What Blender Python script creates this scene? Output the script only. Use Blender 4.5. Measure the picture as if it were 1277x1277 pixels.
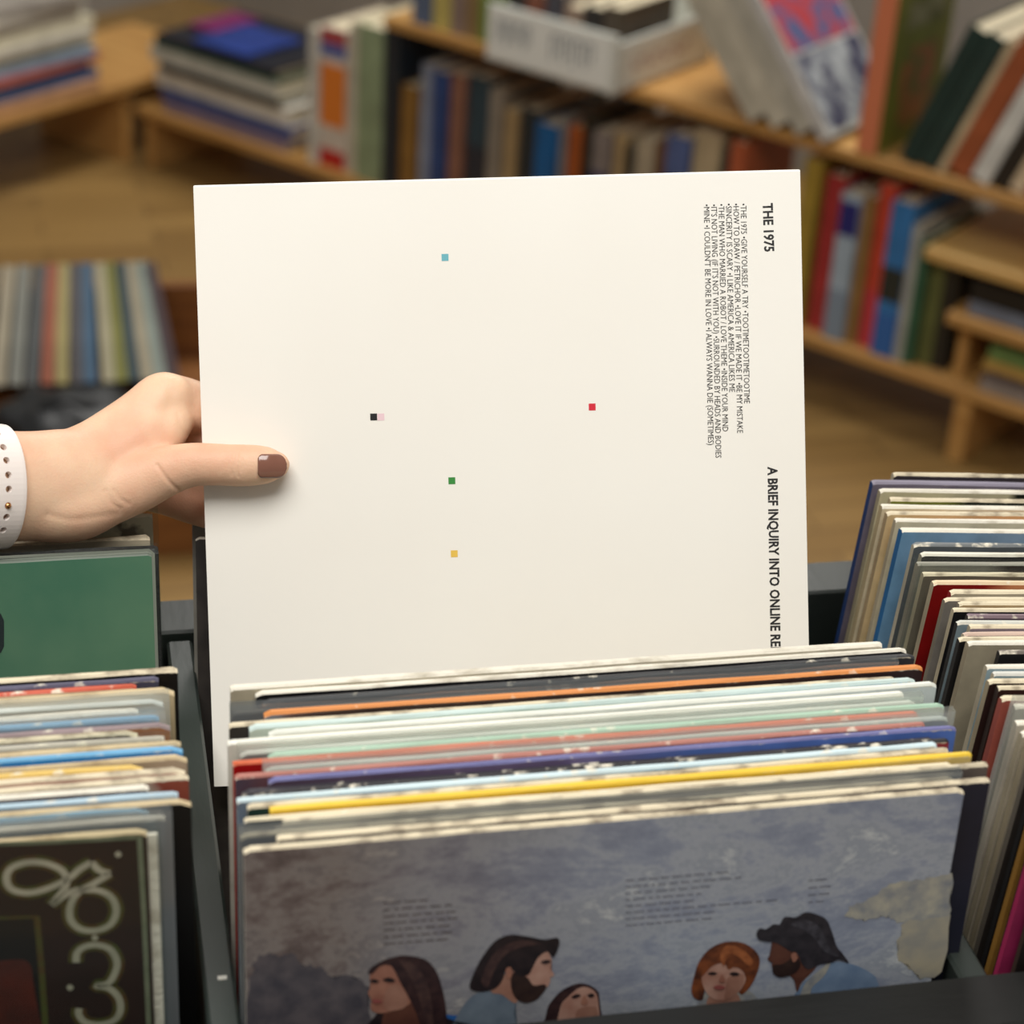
import bpy, bmesh, math, random
import numpy as np
from mathutils import Vector, Matrix, Euler

random.seed(7)
for o in list(bpy.data.objects):
    bpy.data.objects.remove(o, do_unlink=True)
SC = bpy.context.scene
COL = SC.collection

# ------------------------------------------------------------------ camera
FPX = 2560.0
CAM = Vector((0.0, 0.0, 1.53))
RIGHT = Vector((0.9779, -0.2013, 0.0569)).normalized()
UP = Vector((0.0507, 0.4924, 0.8689)).normalized()
FWD = UP.cross(RIGHT).normalized()
UP = RIGHT.cross(FWD).normalized()
cd = bpy.data.cameras.new('camera')
cam = bpy.data.objects.new('camera', cd)
COL.objects.link(cam)
cam.matrix_world = Matrix(((RIGHT.x, UP.x, -FWD.x, CAM.x), (RIGHT.y, UP.y, -FWD.y, CAM.y),
                           (RIGHT.z, UP.z, -FWD.z, CAM.z), (0, 0, 0, 1)))
cd.sensor_width = 36.0
cd.sensor_fit = 'HORIZONTAL'
cd.lens = 36.0 * FPX / 1277.0
cd.clip_start = 0.02
cd.dof.use_dof = True
cd.dof.focus_distance = 1.05
cd.dof.aperture_fstop = 6.5
cd.dof.aperture_blades = 0
SC.camera = cam

# ------------------------------------------------------------------ world, lamps, exposure
SC.view_settings.view_transform = 'Standard'
SC.view_settings.look = 'None'
SC.view_settings.gamma = 1.0
SC.view_settings.use_curve_mapping = False
SC.view_settings.exposure = 0.0
SC.cycles.use_denoising = True
w = bpy.data.worlds.new('world')
SC.world = w
w.use_nodes = True
bg = w.node_tree.nodes['Background']
bg.inputs[0].default_value = (1.0, 0.95, 0.88, 1)
bg.inputs[1].default_value = 0.20


def overhead_lamp(x, y, sx, sy, power, colr=(1.0, 0.975, 0.93)):
    ld = bpy.data.lights.new('overhead_area_light', 'AREA')
    ld.shape = 'RECTANGLE'
    ld.size = sx
    ld.size_y = sy
    ld.energy = power
    ld.color = colr
    lo = bpy.data.objects.new('overhead_area_light', ld)
    COL.objects.link(lo)
    lo.location = (x, y, 2.85)
    return lo


overhead_lamp(-0.15, 0.25, 1.8, 1.2, 52)
overhead_lamp(1.25, 3.95, 1.2, 0.6, 40)
overhead_lamp(0.60, 3.10, 1.2, 0.6, 28)  # added fill light to brighten the shelf's book spines, not a known fitting


# ------------------------------------------------------------------ helpers
def lin(c):
    out = []
    for v in c[:3]:
        v = v / 255.0
        out.append(v / 12.92 if v <= 0.04045 else ((v + 0.055) / 1.055) ** 2.4)
    return (out[0], out[1], out[2], 1.0)


_mats = {}


def mat(name, col, rough=0.55, col2=None, scale=40.0, bump=0.0, bscale=None, metal=0.0, coat=0.0,
        stretch=(1, 1, 1), spec=0.5, sss=0.0, lo=0.35, hi=0.65, detail=4.0):
    if name in _mats:
        return _mats[name]
    m = bpy.data.materials.new(name)
    m.use_nodes = True
    nt = m.node_tree
    b = nt.nodes['Principled BSDF']
    b.inputs['Base Color'].default_value = lin(col)
    b.inputs['Roughness'].default_value = rough
    b.inputs['Metallic'].default_value = metal
    b.inputs['Coat Weight'].default_value = coat
    b.inputs['Coat Roughness'].default_value = 0.15
    b.inputs['Specular IOR Level'].default_value = spec
    if sss:
        b.inputs['Subsurface Weight'].default_value = sss
        b.inputs['Subsurface Radius'].default_value = (0.006, 0.0025, 0.0012)
        b.inputs['Subsurface Scale'].default_value = 1.0
    tc = nt.nodes.new('ShaderNodeTexCoord')
    mp = nt.nodes.new('ShaderNodeMapping')
    mp.inputs['Scale'].default_value = stretch
    nt.links.new(tc.outputs['Object'], mp.inputs[0])
    if col2 is not None:
        n = nt.nodes.new('ShaderNodeTexNoise')
        n.inputs['Scale'].default_value = scale
        n.inputs['Detail'].default_value = detail
        nt.links.new(mp.outputs[0], n.inputs['Vector'])
        r = nt.nodes.new('ShaderNodeValToRGB')
        r.color_ramp.elements[0].position = lo
        r.color_ramp.elements[0].color = lin(col)
        r.color_ramp.elements[1].position = hi
        r.color_ramp.elements[1].color = lin(col2)
        nt.links.new(n.outputs[0], r.inputs[0])
        nt.links.new(r.outputs[0], b.inputs['Base Color'])
    if bump:
        n2 = nt.nodes.new('ShaderNodeTexNoise')
        n2.inputs['Scale'].default_value = bscale or scale * 4
        n2.inputs['Detail'].default_value = 5
        nt.links.new(mp.outputs[0], n2.inputs['Vector'])
        bp = nt.nodes.new('ShaderNodeBump')
        bp.inputs['Strength'].default_value = bump
        bp.inputs['Distance'].default_value = 0.002
        nt.links.new(n2.outputs[0], bp.inputs['Height'])
        nt.links.new(bp.outputs[0], b.inputs['Normal'])
    _mats[name] = m
    return m


def plastic(name, tint=(225, 230, 228), diff=0.22, gloss=0.10):
    if name in _mats:
        return _mats[name]
    m = bpy.data.materials.new(name)
    m.use_nodes = True
    nt = m.node_tree
    nt.nodes.clear()
    out = nt.nodes.new('ShaderNodeOutputMaterial')
    tr = nt.nodes.new('ShaderNodeBsdfTransparent')
    tr.inputs[0].default_value = lin((245, 248, 246))
    df = nt.nodes.new('ShaderNodeBsdfPrincipled')
    df.inputs['Base Color'].default_value = lin(tint)
    df.inputs['Roughness'].default_value = 0.25
    gl = nt.nodes.new('ShaderNodeBsdfGlossy')
    gl.inputs['Roughness'].default_value = 0.12
    m1 = nt.nodes.new('ShaderNodeMixShader')
    m1.inputs[0].default_value = diff
    m2 = nt.nodes.new('ShaderNodeMixShader')
    m2.inputs[0].default_value = gloss
    nt.links.new(tr.outputs[0], m1.inputs[1])
    nt.links.new(df.outputs[0], m1.inputs[2])
    nt.links.new(m1.outputs[0], m2.inputs[1])
    nt.links.new(gl.outputs[0], m2.inputs[2])
    nt.links.new(m2.outputs[0], out.inputs[0])
    _mats[name] = m
    return m


SLV = 0.315      # side of a 12 inch sleeve


def cover_mat(name, stops, vary=0.10, wear=0.5, rough=0.42, chip=(232, 222, 200), noise=0.06, nscale=28, zstops=None):
    """Printed card: colours laid out along the sleeve's width, scuffed pale along its top and side rims."""
    if name in _mats:
        return _mats[name]
    m = bpy.data.materials.new(name)
    m.use_nodes = True
    nt = m.node_tree
    N = nt.nodes
    Lk = nt.links.new
    b = N['Principled BSDF']
    b.inputs['Roughness'].default_value = rough
    tc = N.new('ShaderNodeTexCoord')
    sp = N.new('ShaderNodeSeparateXYZ')
    Lk(tc.outputs['Object'], sp.inputs[0])
    nz = N.new('ShaderNodeTexNoise')
    nz.inputs['Scale'].default_value = nscale
    nz.inputs['Detail'].default_value = 5
    Lk(tc.outputs['Object'], nz.inputs['Vector'])
    dv = N.new('ShaderNodeMath'); dv.operation = 'DIVIDE'; dv.inputs[1].default_value = SLV
    Lk(sp.outputs['X'], dv.inputs[0])
    sb = N.new('ShaderNodeMath'); sb.operation = 'SUBTRACT'; sb.inputs[1].default_value = 0.5
    Lk(nz.outputs[0], sb.inputs[0])
    ma = N.new('ShaderNodeMath'); ma.operation = 'MULTIPLY_ADD'; ma.inputs[1].default_value = noise * 2
    Lk(sb.outputs[0], ma.inputs[0]); Lk(dv.outputs[0], ma.inputs[2])
    rp = N.new('ShaderNodeValToRGB')
    cr = rp.color_ramp
    while len(cr.elements) < len(stops):
        cr.elements.new(0.5)
    for e, (p, c) in zip(cr.elements, stops):
        e.position = p
        e.color = lin(c)
    Lk(ma.outputs[0], rp.inputs[0])
    # slow tonal variation of the print
    n2 = N.new('ShaderNodeTexNoise'); n2.inputs['Scale'].default_value = 60; n2.inputs['Detail'].default_value = 6
    Lk(tc.outputs['Object'], n2.inputs['Vector'])
    mr = N.new('ShaderNodeMapRange')
    mr.inputs['From Min'].default_value = 0.3; mr.inputs['From Max'].default_value = 0.7
    mr.inputs['To Min'].default_value = 1 - vary * 2; mr.inputs['To Max'].default_value = 1 + vary
    Lk(n2.outputs[0], mr.inputs[0])
    mu = N.new('ShaderNodeMix'); mu.data_type = 'RGBA'; mu.blend_type = 'MULTIPLY'; mu.inputs[0].default_value = 1
    Lk(rp.outputs[0], mu.inputs[6]); Lk(mr.outputs[0], mu.inputs[7])
    # rim scuffs
    mz = N.new('ShaderNodeMapRange')
    mz.inputs['From Min'].default_value = SLV - 0.007; mz.inputs['From Max'].default_value = SLV
    Lk(sp.outputs['Z'], mz.inputs[0])
    n3 = N.new('ShaderNodeTexNoise'); n3.inputs['Scale'].default_value = 75; n3.inputs['Detail'].default_value = 6
    Lk(tc.outputs['Object'], n3.inputs['Vector'])
    ad = N.new('ShaderNodeMath'); ad.operation = 'MULTIPLY'
    Lk(mz.outputs[0], ad.inputs[0]); Lk(n3.outputs[0], ad.inputs[1])
    th = N.new('ShaderNodeMapRange')
    th.inputs['From Min'].default_value = 0.60 - 0.25 * wear; th.inputs['From Max'].default_value = 0.66 - 0.25 * wear
    Lk(ad.outputs[0], th.inputs[0])
    mx = N.new('ShaderNodeMix'); mx.data_type = 'RGBA'
    Lk(th.outputs[0], mx.inputs[0]); Lk(mu.outputs[2], mx.inputs[6])
    mx.inputs[7].default_value = lin(chip)
    Lk(mx.outputs[2], b.inputs['Base Color'])
    _mats[name] = m
    return m


def link(o, parent=None):
    COL.objects.link(o)
    if parent is not None:
        o.parent = parent
    return o


def obj(name, verts, faces, m, parent=None, midx=None, smooth=False):
    me = bpy.data.meshes.new(name)
    me.from_pydata([tuple(v) for v in verts], [], faces)
    ms = m if isinstance(m, (list, tuple)) else [m]
    for x in ms:
        me.materials.append(x)
    if midx:
        me.polygons.foreach_set('material_index', midx)
    if smooth:
        me.polygons.foreach_set('use_smooth', [True] * len(me.polygons))
    me.update()
    return link(bpy.data.objects.new(name, me), parent)


def tag(o, label, cat, group=None):
    o['label'] = label
    o['category'] = cat
    if group:
        o['group'] = group
    return o


def empty(name, loc=(0, 0, 0), rot=(0, 0, 0)):
    e = bpy.data.objects.new(name, None)
    e.empty_display_size = 0.05
    e.location = loc
    e.rotation_euler = rot
    return link(e)


def box_data(x0, x1, y0, y1, z0, z1, bev=0.0):
    bm = bmesh.new()
    bmesh.ops.create_cube(bm, size=1.0)
    for v in bm.verts:
        v.co = Vector((x0 + (v.co.x + .5) * (x1 - x0), y0 + (v.co.y + .5) * (y1 - y0), z0 + (v.co.z + .5) * (z1 - z0)))
    if bev:
        bmesh.ops.bevel(bm, geom=list(bm.edges), offset=bev, segments=1, affect='EDGES')
    bm.verts.index_update()
    vs = [v.co.copy() for v in bm.verts]
    fs = [[v.index for v in f.verts] for f in bm.faces]
    bm.free()
    return vs, fs


def merge(*parts):
    V, F = [], []
    for vs, fs in parts:
        k = len(V)
        V += list(vs)
        F += [[i + k for i in f] for f in fs]
    return V, F


def box(name, x0, x1, y0, y1, z0, z1, m, parent=None, bev=0.002):
    vs, fs = box_data(x0, x1, y0, y1, z0, z1, bev)
    return obj(name, vs, fs, m, parent)


def ray(px, py):
    return FWD + RIGHT * ((px - 638.5) / FPX) - UP * ((py - 638.5) / FPX)


def on_plane(px, py, p0, n):
    """The point of a real surface (point p0, normal n) that a measurement taken from the photograph falls on."""
    d = ray(px, py)
    return CAM + d * ((p0 - CAM).dot(n) / d.dot(n))


# ------------------------------------------------------------------ setting
M_floor = bpy.data.materials.new('oak_floor')
M_floor.use_nodes = True
nt = M_floor.node_tree
bs = nt.nodes['Principled BSDF']
bs.inputs['Roughness'].default_value = 0.45
tc = nt.nodes.new('ShaderNodeTexCoord')
mp = nt.nodes.new('ShaderNodeMapping')
mp.inputs['Rotation'].default_value = (0, 0, math.radians(-4))
nt.links.new(tc.outputs['Object'], mp.inputs[0])
br = nt.nodes.new('ShaderNodeTexBrick')
br.inputs['Scale'].default_value = 1.0
br.inputs['Brick Width'].default_value = 0.42
br.inputs['Row Height'].default_value = 0.07
br.inputs['Mortar Size'].default_value = 0.0015
br.inputs['Color1'].default_value = lin((164, 130, 76))
br.inputs['Color2'].default_value = lin((140, 108, 60))
br.inputs['Mortar'].default_value = lin((70, 48, 26))
nt.links.new(mp.outputs[0], br.inputs['Vector'])
ng = nt.nodes.new('ShaderNodeTexNoise')
ng.inputs['Scale'].default_value = 3.0
nt.links.new(tc.outputs['Object'], ng.inputs['Vector'])
mg = nt.nodes.new('ShaderNodeMix'); mg.data_type = 'RGBA'; mg.blend_type = 'MULTIPLY'; mg.inputs[0].default_value = 0.2
nt.links.new(br.outputs[0], mg.inputs[6]); nt.links.new(ng.outputs[0], mg.inputs[7])
nt.links.new(mg.outputs[2], bs.inputs['Base Color'])
fl = box('floor', -2.6, 4.2, -1.2, 6.2, -0.05, 0.0, M_floor, bev=0)
fl['kind'] = 'structure'

S0 = Vector((0.167, 4.12, 0.0))
SX = Vector((0.655, -0.756, 0.0)).normalized()
SB = Vector((0.756, 0.655, 0.0)).normalized()
SANG = math.atan2(SX.y, SX.x)
M_wall = mat('grey_plaster', (150, 144, 136), 0.8, (138, 132, 124), scale=4, bump=0.05, bscale=80)


def shelf_empty(name, s, b, z, extra=0.0):
    p = S0 + SX * s + SB * b
    return empty(name, (p.x, p.y, z), (0, 0, SANG + extra))


wl = box('wall_back', -2.2, 3.6, 1.0, 1.1, 0.0, 3.0, M_wall, bev=0)
wl.location = S0
wl.rotation_euler = (0, 0, SANG)
wl['kind'] = 'structure'
wl2 = box('wall_left', -0.95, -0.85, -2.6, 1.0, 0.0, 3.0, M_wall, bev=0)
wl2.location = S0 - SX * 0.06
wl2.rotation_euler = (0, 0, SANG)
wl2['kind'] = 'structure'

# ------------------------------------------------------------------ record rack
M_rack = mat('black_green_paint', (50, 58, 54), 0.45, (38, 44, 41), scale=6, bump=0.12, bscale=160, stretch=(1, 0.25, 1))
M_rackf = mat('black_paint_front', (22, 22, 20), 0.5, (14, 15, 14), scale=10, bump=0.15, bscale=140, stretch=(0.3, 1, 1))
rack = empty('record_rack', (0.21, 0.82, 0))
tag(rack, 'black-green painted wooden rack of three record bins, standing in the foreground', 'record rack')
ro = Vector((0.21, 0.82, 0))


def rbox(name, x0, x1, y0, y1, z0, z1, m=None, bev=0.0015):
    return box(name, x0 - ro.x, x1 - ro.x, y0 - ro.y, y1 - ro.y, z0, z1, m or M_rack, rack, bev)


rbox('front_rail', -0.33, 0.765, 0.612, 0.645, 0.80, 0.900, M_rackf)
rbox('front_panel', -0.33, 0.765, 0.612, 0.634, 0.64, 0.7995, M_rackf)
rbox('back_rail', -0.33, 0.765, 0.972, 1.006, 0.64, 0.900)
rbox('bin_floor', -0.33, 0.765, 0.6345, 0.9715, 0.655, 0.672)
for dx in (-0.314, 0.040, 0.379, 0.735):
    rbox('divider', dx, dx + 0.014, 0.6455, 0.968, 0.6725, 0.897)
for lx in (-0.33, 0.725):
    for ly in (0.612, 0.966):
        rbox('leg', lx, lx + 0.04, ly, ly + 0.04, 0.0, 0.6395)
rbox('lower_rail', -0.289, 0.724, 0.62, 0.645, 0.52, 0.6395)
ch = box('paint_chip', 0.0465 - ro.x, 0.0505 - ro.x, 0.692 - ro.y, 0.6945 - ro.y, 0.897, 0.8974,
         mat('chip_white', (200, 198, 188), 0.6), rack, 0)

# ------------------------------------------------------------------ record sleeves
M_cream = mat('card_edge_cream', (226, 213, 184), 0.75, (112, 96, 78), scale=120, lo=0.48, hi=0.70, bump=0.3, bscale=500, stretch=(0.6, 1, 1), detail=8)
M_cream2 = mat('card_edge_pale', (234, 228, 212), 0.7, (176, 166, 146), scale=110, lo=0.5, hi=0.75, bump=0.3, bscale=500, stretch=(0.6, 1, 1), detail=8)
M_tan = mat('card_edge_tan', (206, 186, 148), 0.75, (136, 112, 80), scale=100, lo=0.5, hi=0.75, bump=0.3, bscale=500, stretch=(0.6, 1, 1), detail=8)
PL = plastic('clear_sleeve_film', (225, 230, 228), 0.02, 0.025)
PLM = plastic('milky_sleeve_film', (236, 238, 232), 0.30, 0.06)
PLG = plastic('grey_sleeve_film', (150, 156, 160), 0.55, 0.08)


def edge_of(col, chips=0.5, chipc=(236, 228, 208)):
    key = 'edge_%d_%d_%d_%d' % (*col, int(chips * 10))
    return mat(key, col, 0.6, chipc, scale=85, lo=0.66 - 0.14 * chips, hi=0.74 - 0.14 * chips, bump=0.15, bscale=400, detail=6)


def sleeve_mesh(w=SLV, h=SLV, t=0.0035, bow=0.0, nx=14, jag=0.0004, seed=0, cut=0.002):
    rnd = random.Random(seed)
    prof = [(0.0, 0.0), (0.0, h * 0.5), (0.0, h * 0.97), (0.0, h - 0.0010), (t * 0.22, h), (t * 0.78, h), (t, h - 0.0010), (t, h * 0.97), (t, h * 0.5), (t, 0.0)]
    V, F, MI = [], [], []
    xs = [0.0, cut] + [cut + (w - 2 * cut) * i / nx for i in range(1, nx)] + [w - cut, w]
    np_ = len(prof)
    ph = rnd.uniform(0, 6.28)
    for i, x in enumerate(xs):
        end = i in (0, len(xs) - 1)
        for j, (y, z) in enumerate(prof):
            zz = z
            if z > h - 0.002:
                zz -= rnd.uniform(0, jag)
                if end:
                    zz -= cut * 0.45
            k = z / h
            V.append((x, y + k * bow * (math.sin(math.pi * x / w) + 0.35 * math.sin(2 * math.pi * x / w + ph)), zz))
    for i in range(len(xs) - 1):
        for j in range(np_ - 1):
            a = i * np_ + j
            F.append([a, a + np_, a + np_ + 1, a + 1])
            MI.append(1 if 3 <= j <= 5 else 0)
        a = i * np_
        F.append([a, a + np_ - 1, a + 2 * np_ - 1, a + np_])
        MI.append(1)
    n = len(xs) - 1
    F.append([j for j in range(np_)]); MI.append(2)
    F.append([n * np_ + j for j in range(np_)][::-1]); MI.append(2)
    return V, F, MI


def film(parent, w, h, t, m, over=0.003, top=0.004):
    """Clear outer sleeve: a thin open-topped bag round the card."""
    x0, x1, y0, y1, z1 = -over * 0.4, w + over, -0.0006, t + 0.0006, h + top
    V, F = [], []
    n = 10
    for i in range(n + 1):
        x = x0 + (x1 - x0) * i / n
        V += [(x, y0, 0.0005), (x, y0, h * 0.6), (x, y0 + 0.0004, z1 - 0.0008 * (i % 3)), (x, y1 - 0.0004, z1 - 0.0006 * (i % 2)), (x, y1, h * 0.6), (x, y1, 0.0005)]
    for i in range(n):
        a = i * 6
        for j in (0, 1, 3, 4):
            F.append([a + j, a + 6 + j, a + 7 + j, a + j + 1])
    F += [[0, 1, 4, 5], [1, 2, 3, 4]]
    a = n * 6
    F += [[a + 5, a + 4, a + 1, a], [a + 4, a + 3, a + 2, a + 1]]
    o = obj('plastic_cover', V, F, m, parent)
    return o


def sleeve(label, group, corner, cover, edge, side=None, t=0.0035, lean=2.8, roll=0.0, yaw=0.0, bow=0.001, seed=0,
           size=SLV, bag=None, jag=0.0005, right=False, cut=0.002, name='record_sleeve', inner=False):
    V, F, MI = sleeve_mesh(size, size, t, bow, seed=seed, jag=jag, cut=cut)
    R = Euler((0, 0, math.radians(yaw))).to_matrix() @ Euler((0, math.radians(roll), 0)).to_matrix() @ Euler((math.radians(-lean), 0, 0)).to_matrix()
    loc = Vector(corner) - R @ Vector((size if right else 0.0, 0.0, size))
    root = empty(name)
    root.matrix_world = Matrix.Translation(loc) @ R.to_4x4()
    card = obj('card_jacket', V, F, [cover, edge, side or edge], root, MI)
    if bag:
        film(root, size, size, t, bag)
    if inner:
        vs, fs = box_data(0.006, size - 0.004, t * 0.35, t * 0.65, 0.004, size + 0.0012, 0)
        obj('inner_sleeve', vs, fs, M_cream2, root)
    tag(root, label, 'record', group)
    return root


class Packer:
    """Files sleeves front to back so that neither end cuts into the sleeve before it."""

    def __init__(self, y, t, x0, x1):
        self.yl = self.yr = y + t
        self.x0, self.x1 = x0, x1

    def place(self, xl, y, t, yaw, bag, width=SLV):
        k = math.tan(math.radians(yaw))
        g = 0.0007 + (0.0007 if bag else 0)
        fl = y + (self.x0 - xl) * k
        fr = y + (self.x1 - xl) * k
        push = max(0.0, self.yl + g - fl, self.yr + g - fr)
        y += push
        self.yl = fl + push + t + (0.0007 if bag else 0)
        self.yr = fr + push + t + (0.0007 if bag else 0)
        return y


ZT = 0.9925
ORD = ['front', 'second', 'third', 'fourth', 'fifth', 'sixth', 'seventh', 'eighth', 'ninth', 'tenth', 'eleventh', 'twelfth',
       'thirteenth', 'fourteenth', 'fifteenth', 'sixteenth', 'seventeenth', 'eighteenth', 'nineteenth', 'twentieth',
       'twenty-first', 'twenty-second', 'twenty-third', 'twenty-fourth', 'twenty-fifth', 'twenty-sixth', 'twenty-seventh',
       'twenty-eighth', 'twenty-ninth', 'thirtieth', 'thirty-first', 'thirty-second', 'thirty-third', 'thirty-fourth', 'thirty-fifth', 'thirty-sixth']

# --- middle bin, front to back: (x of left end, y of front face at top, dz, cover stops, edge, bag, thickness, words)
mid = [
    (0.0700, 0.6680, 0.0005, [(0, (44, 44, 58)), (1, (34, 36, 52))], M_cream, None, .0034, 'navy-faced sleeve with chipped cream top edge'),
    (0.0550, 0.6722, -0.001, [(0, (60, 60, 62)), (1, (80, 76, 74))], M_cream, PLG, .0030, 'grey-filmed sleeve with worn cream edge'),
    (0.0735, 0.6765, 0.001, [(0, (226, 214, 188)), (.35, (92, 84, 80)), (1, (108, 98, 92))], M_cream, None, .0030, 'scuffed cream sleeve with grey face'),
    (0.0580, 0.6807, -0.0005, [(0, (12, 13, 12)), (.13, (14, 14, 14)), (.17, (190, 160, 130)), (.45, (78, 112, 176)), (.8, (84, 100, 150)), (1, (190, 170, 120))], edge_of((226, 214, 184)), None, .0030, 'blue-printed sleeve with cream rim and black corner'),
    (0.0690, 0.6845, 0.0012, [(0, (232, 190, 52)), (.7, (236, 196, 60)), (1, (232, 206, 130))], edge_of((236, 198, 62), 0.1), None, .0032, 'bright yellow sleeve'),
    (0.0600, 0.6885, 0.0005, [(0, (40, 66, 60)), (.2, (60, 90, 90)), (1, (206, 176, 120))], M_cream, None, .0030, 'dark green sleeve with cream rim'),
    (0.0560, 0.6925, 0.0010, [(0, (120, 132, 150)), (.2, (150, 190, 220)), (.45, (232, 236, 232)), (.6, (150, 200, 226)), (.85, (220, 232, 236)), (1, (196, 220, 232))], edge_of((206, 226, 232), 0.5), None, .0032, 'sky-blue and white sleeve'),
    (0.0750, 0.6970, 0.0, [(0, (26, 24, 26)), (.72, (30, 28, 32)), (.76, (142, 44, 60)), (1, (150, 48, 64))], edge_of((34, 32, 36), 0.7), None, .0030, 'black sleeve with maroon corner'),
    (0.0590, 0.7005, -0.002, [(0, (58, 50, 60)), (1, (30, 28, 32))], edge_of((48, 44, 52), 0.5), None, .0030, 'black sleeve with whitened rim'),
    (0.0705, 0.7040, 0.0006, [(0, (92, 74, 88)), (.4, (120, 104, 140)), (.62, (96, 128, 206)), (1, (92, 128, 210))], edge_of((112, 112, 160), 0.3), None, .0030, 'violet sleeve turning blue at its right end'),
    (0.0566, 0.7078, 0.0008, [(0, (88, 76, 92)), (.15, (150, 90, 84)), (.6, (128, 80, 80)), (1, (100, 80, 100))], edge_of((180, 120, 108), 0.5), None, .0030, 'plum and dusty red sleeve with chipped rim'),
    (0.0700, 0.7115, 0.0, [(0, (176, 180, 172)), (1, (150, 158, 158))], edge_of((192, 198, 190), 0.3), PLM, .0030, 'grey-white sleeve in milky plastic'),
    (0.0566, 0.7160, 0.0005, [(0, (190, 16, 20)), (.12, (176, 24, 22)), (.2, (206, 96, 62)), (.8, (208, 82, 52)), (1, (214, 120, 90))], edge_of((214, 104, 66), 0.35), None, .0032, 'orange-red sleeve with bright red corner'),
    (0.0722, 0.7240, 0.0003, [(0, (184, 212, 186)), (.5, (164, 214, 188)), (1, (206, 216, 198))], edge_of((168, 198, 176), 0.4), None, .0034, 'mint green sleeve'),
    (0.0605, 0.7285, -0.001, [(0, (70, 66, 62)), (.85, (92, 88, 84)), (.9, (170, 20, 22)), (.96, (180, 30, 30)), (1, (220, 214, 200))], edge_of((214, 216, 206), 0.3), PLM, .0032, 'pale bagged sleeve with a small red mark'),
    (0.0548, 0.7345, 0.001, [(0, (240, 236, 222)), (.5, (242, 240, 228)), (1, (224, 232, 232))], edge_of((238, 236, 224), 0.2), None, .0036, 'thick off-white sleeve'),
    (0.0740, 0.7395, 0.002, [(0, (236, 236, 224)), (1, (216, 226, 226))], edge_of((232, 234, 224), 0.2), None, .0032, 'plain chalk-white sleeve'),
    (0.0660, 0.7470, 0.0006, [(0, (216, 228, 214)), (.4, (204, 226, 216)), (.6, (222, 234, 230)), (1, (180, 220, 240))], edge_of((202, 220, 216), 0.3), None, .0034, 'pale aqua sleeve'),
    (0.0575, 0.7510, -0.001, [(0, (60, 54, 50)), (.6, (70, 66, 62)), (1, (52, 40, 42))], M_cream, None, .0032, 'dark grey sleeve with cream rim'),
    (0.0735, 0.7565, 0.0008, [(0, (150, 160, 172)), (.06, (120, 96, 92)), (.1, (74, 58, 52)), (1, (52, 34, 36))], edge_of((218, 140, 76), 0.3), None, .0036, 'dark sleeve with orange top edge'),
    (0.0600, 0.7610, -0.002, [(0, (128, 122, 112)), (1, (112, 108, 100))], edge_of((120, 116, 108), 0.3), PLG, .0030, 'dull grey bagged sleeve'),
    (0.0740, 0.7648, 0.0, [(0, (40, 40, 42)), (1, (60, 60, 64))], edge_of((60, 60, 62), 0.4), None, .0030, 'charcoal sleeve'),
    (0.0711, 0.7685, 0.001, [(0, (30, 30, 32)), (1, (36, 36, 40))], M_cream2, None, .0034, 'black sleeve with white inner edge'),
    (0.0602, 0.7745, 0.0018, [(0, (196, 184, 158)), (.1, (200, 190, 166)), (1, (214, 206, 186))], M_cream2, None, .0042, 'rearmost beige sleeve with cream rim'),
]
GM = 'records filed in the middle bin'
pk = Packer(0.6629, 0.0034, 0.055, 0.39)
for i, (xl, y, dz, st, ed, bag, t, words) in enumerate(mid):
    yaw = random.uniform(-.2, .25)
    xl = min(max(xl, 0.0556), 0.0622 if bag else 0.0636) if i not in (0, 2, 4, 9, 11, 13, 16, 17, 19, 21, 22) else xl
    y = pk.place(xl, y, t, yaw, bag)
    nm = 'mid_cover_%d' % i
    cv = cover_mat(nm, st, wear=0.5 if ed is not M_cream2 else 0.2)
    sleeve('%s, %s from the front in the middle bin' % (words, ORD[i + 1]), GM, (xl, y, ZT + dz), cv, ed, None, t,
           yaw=yaw, bow=random.uniform(-.0002, .0002), seed=i, bag=bag, cut=random.choice([.0015, .003]))

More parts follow.
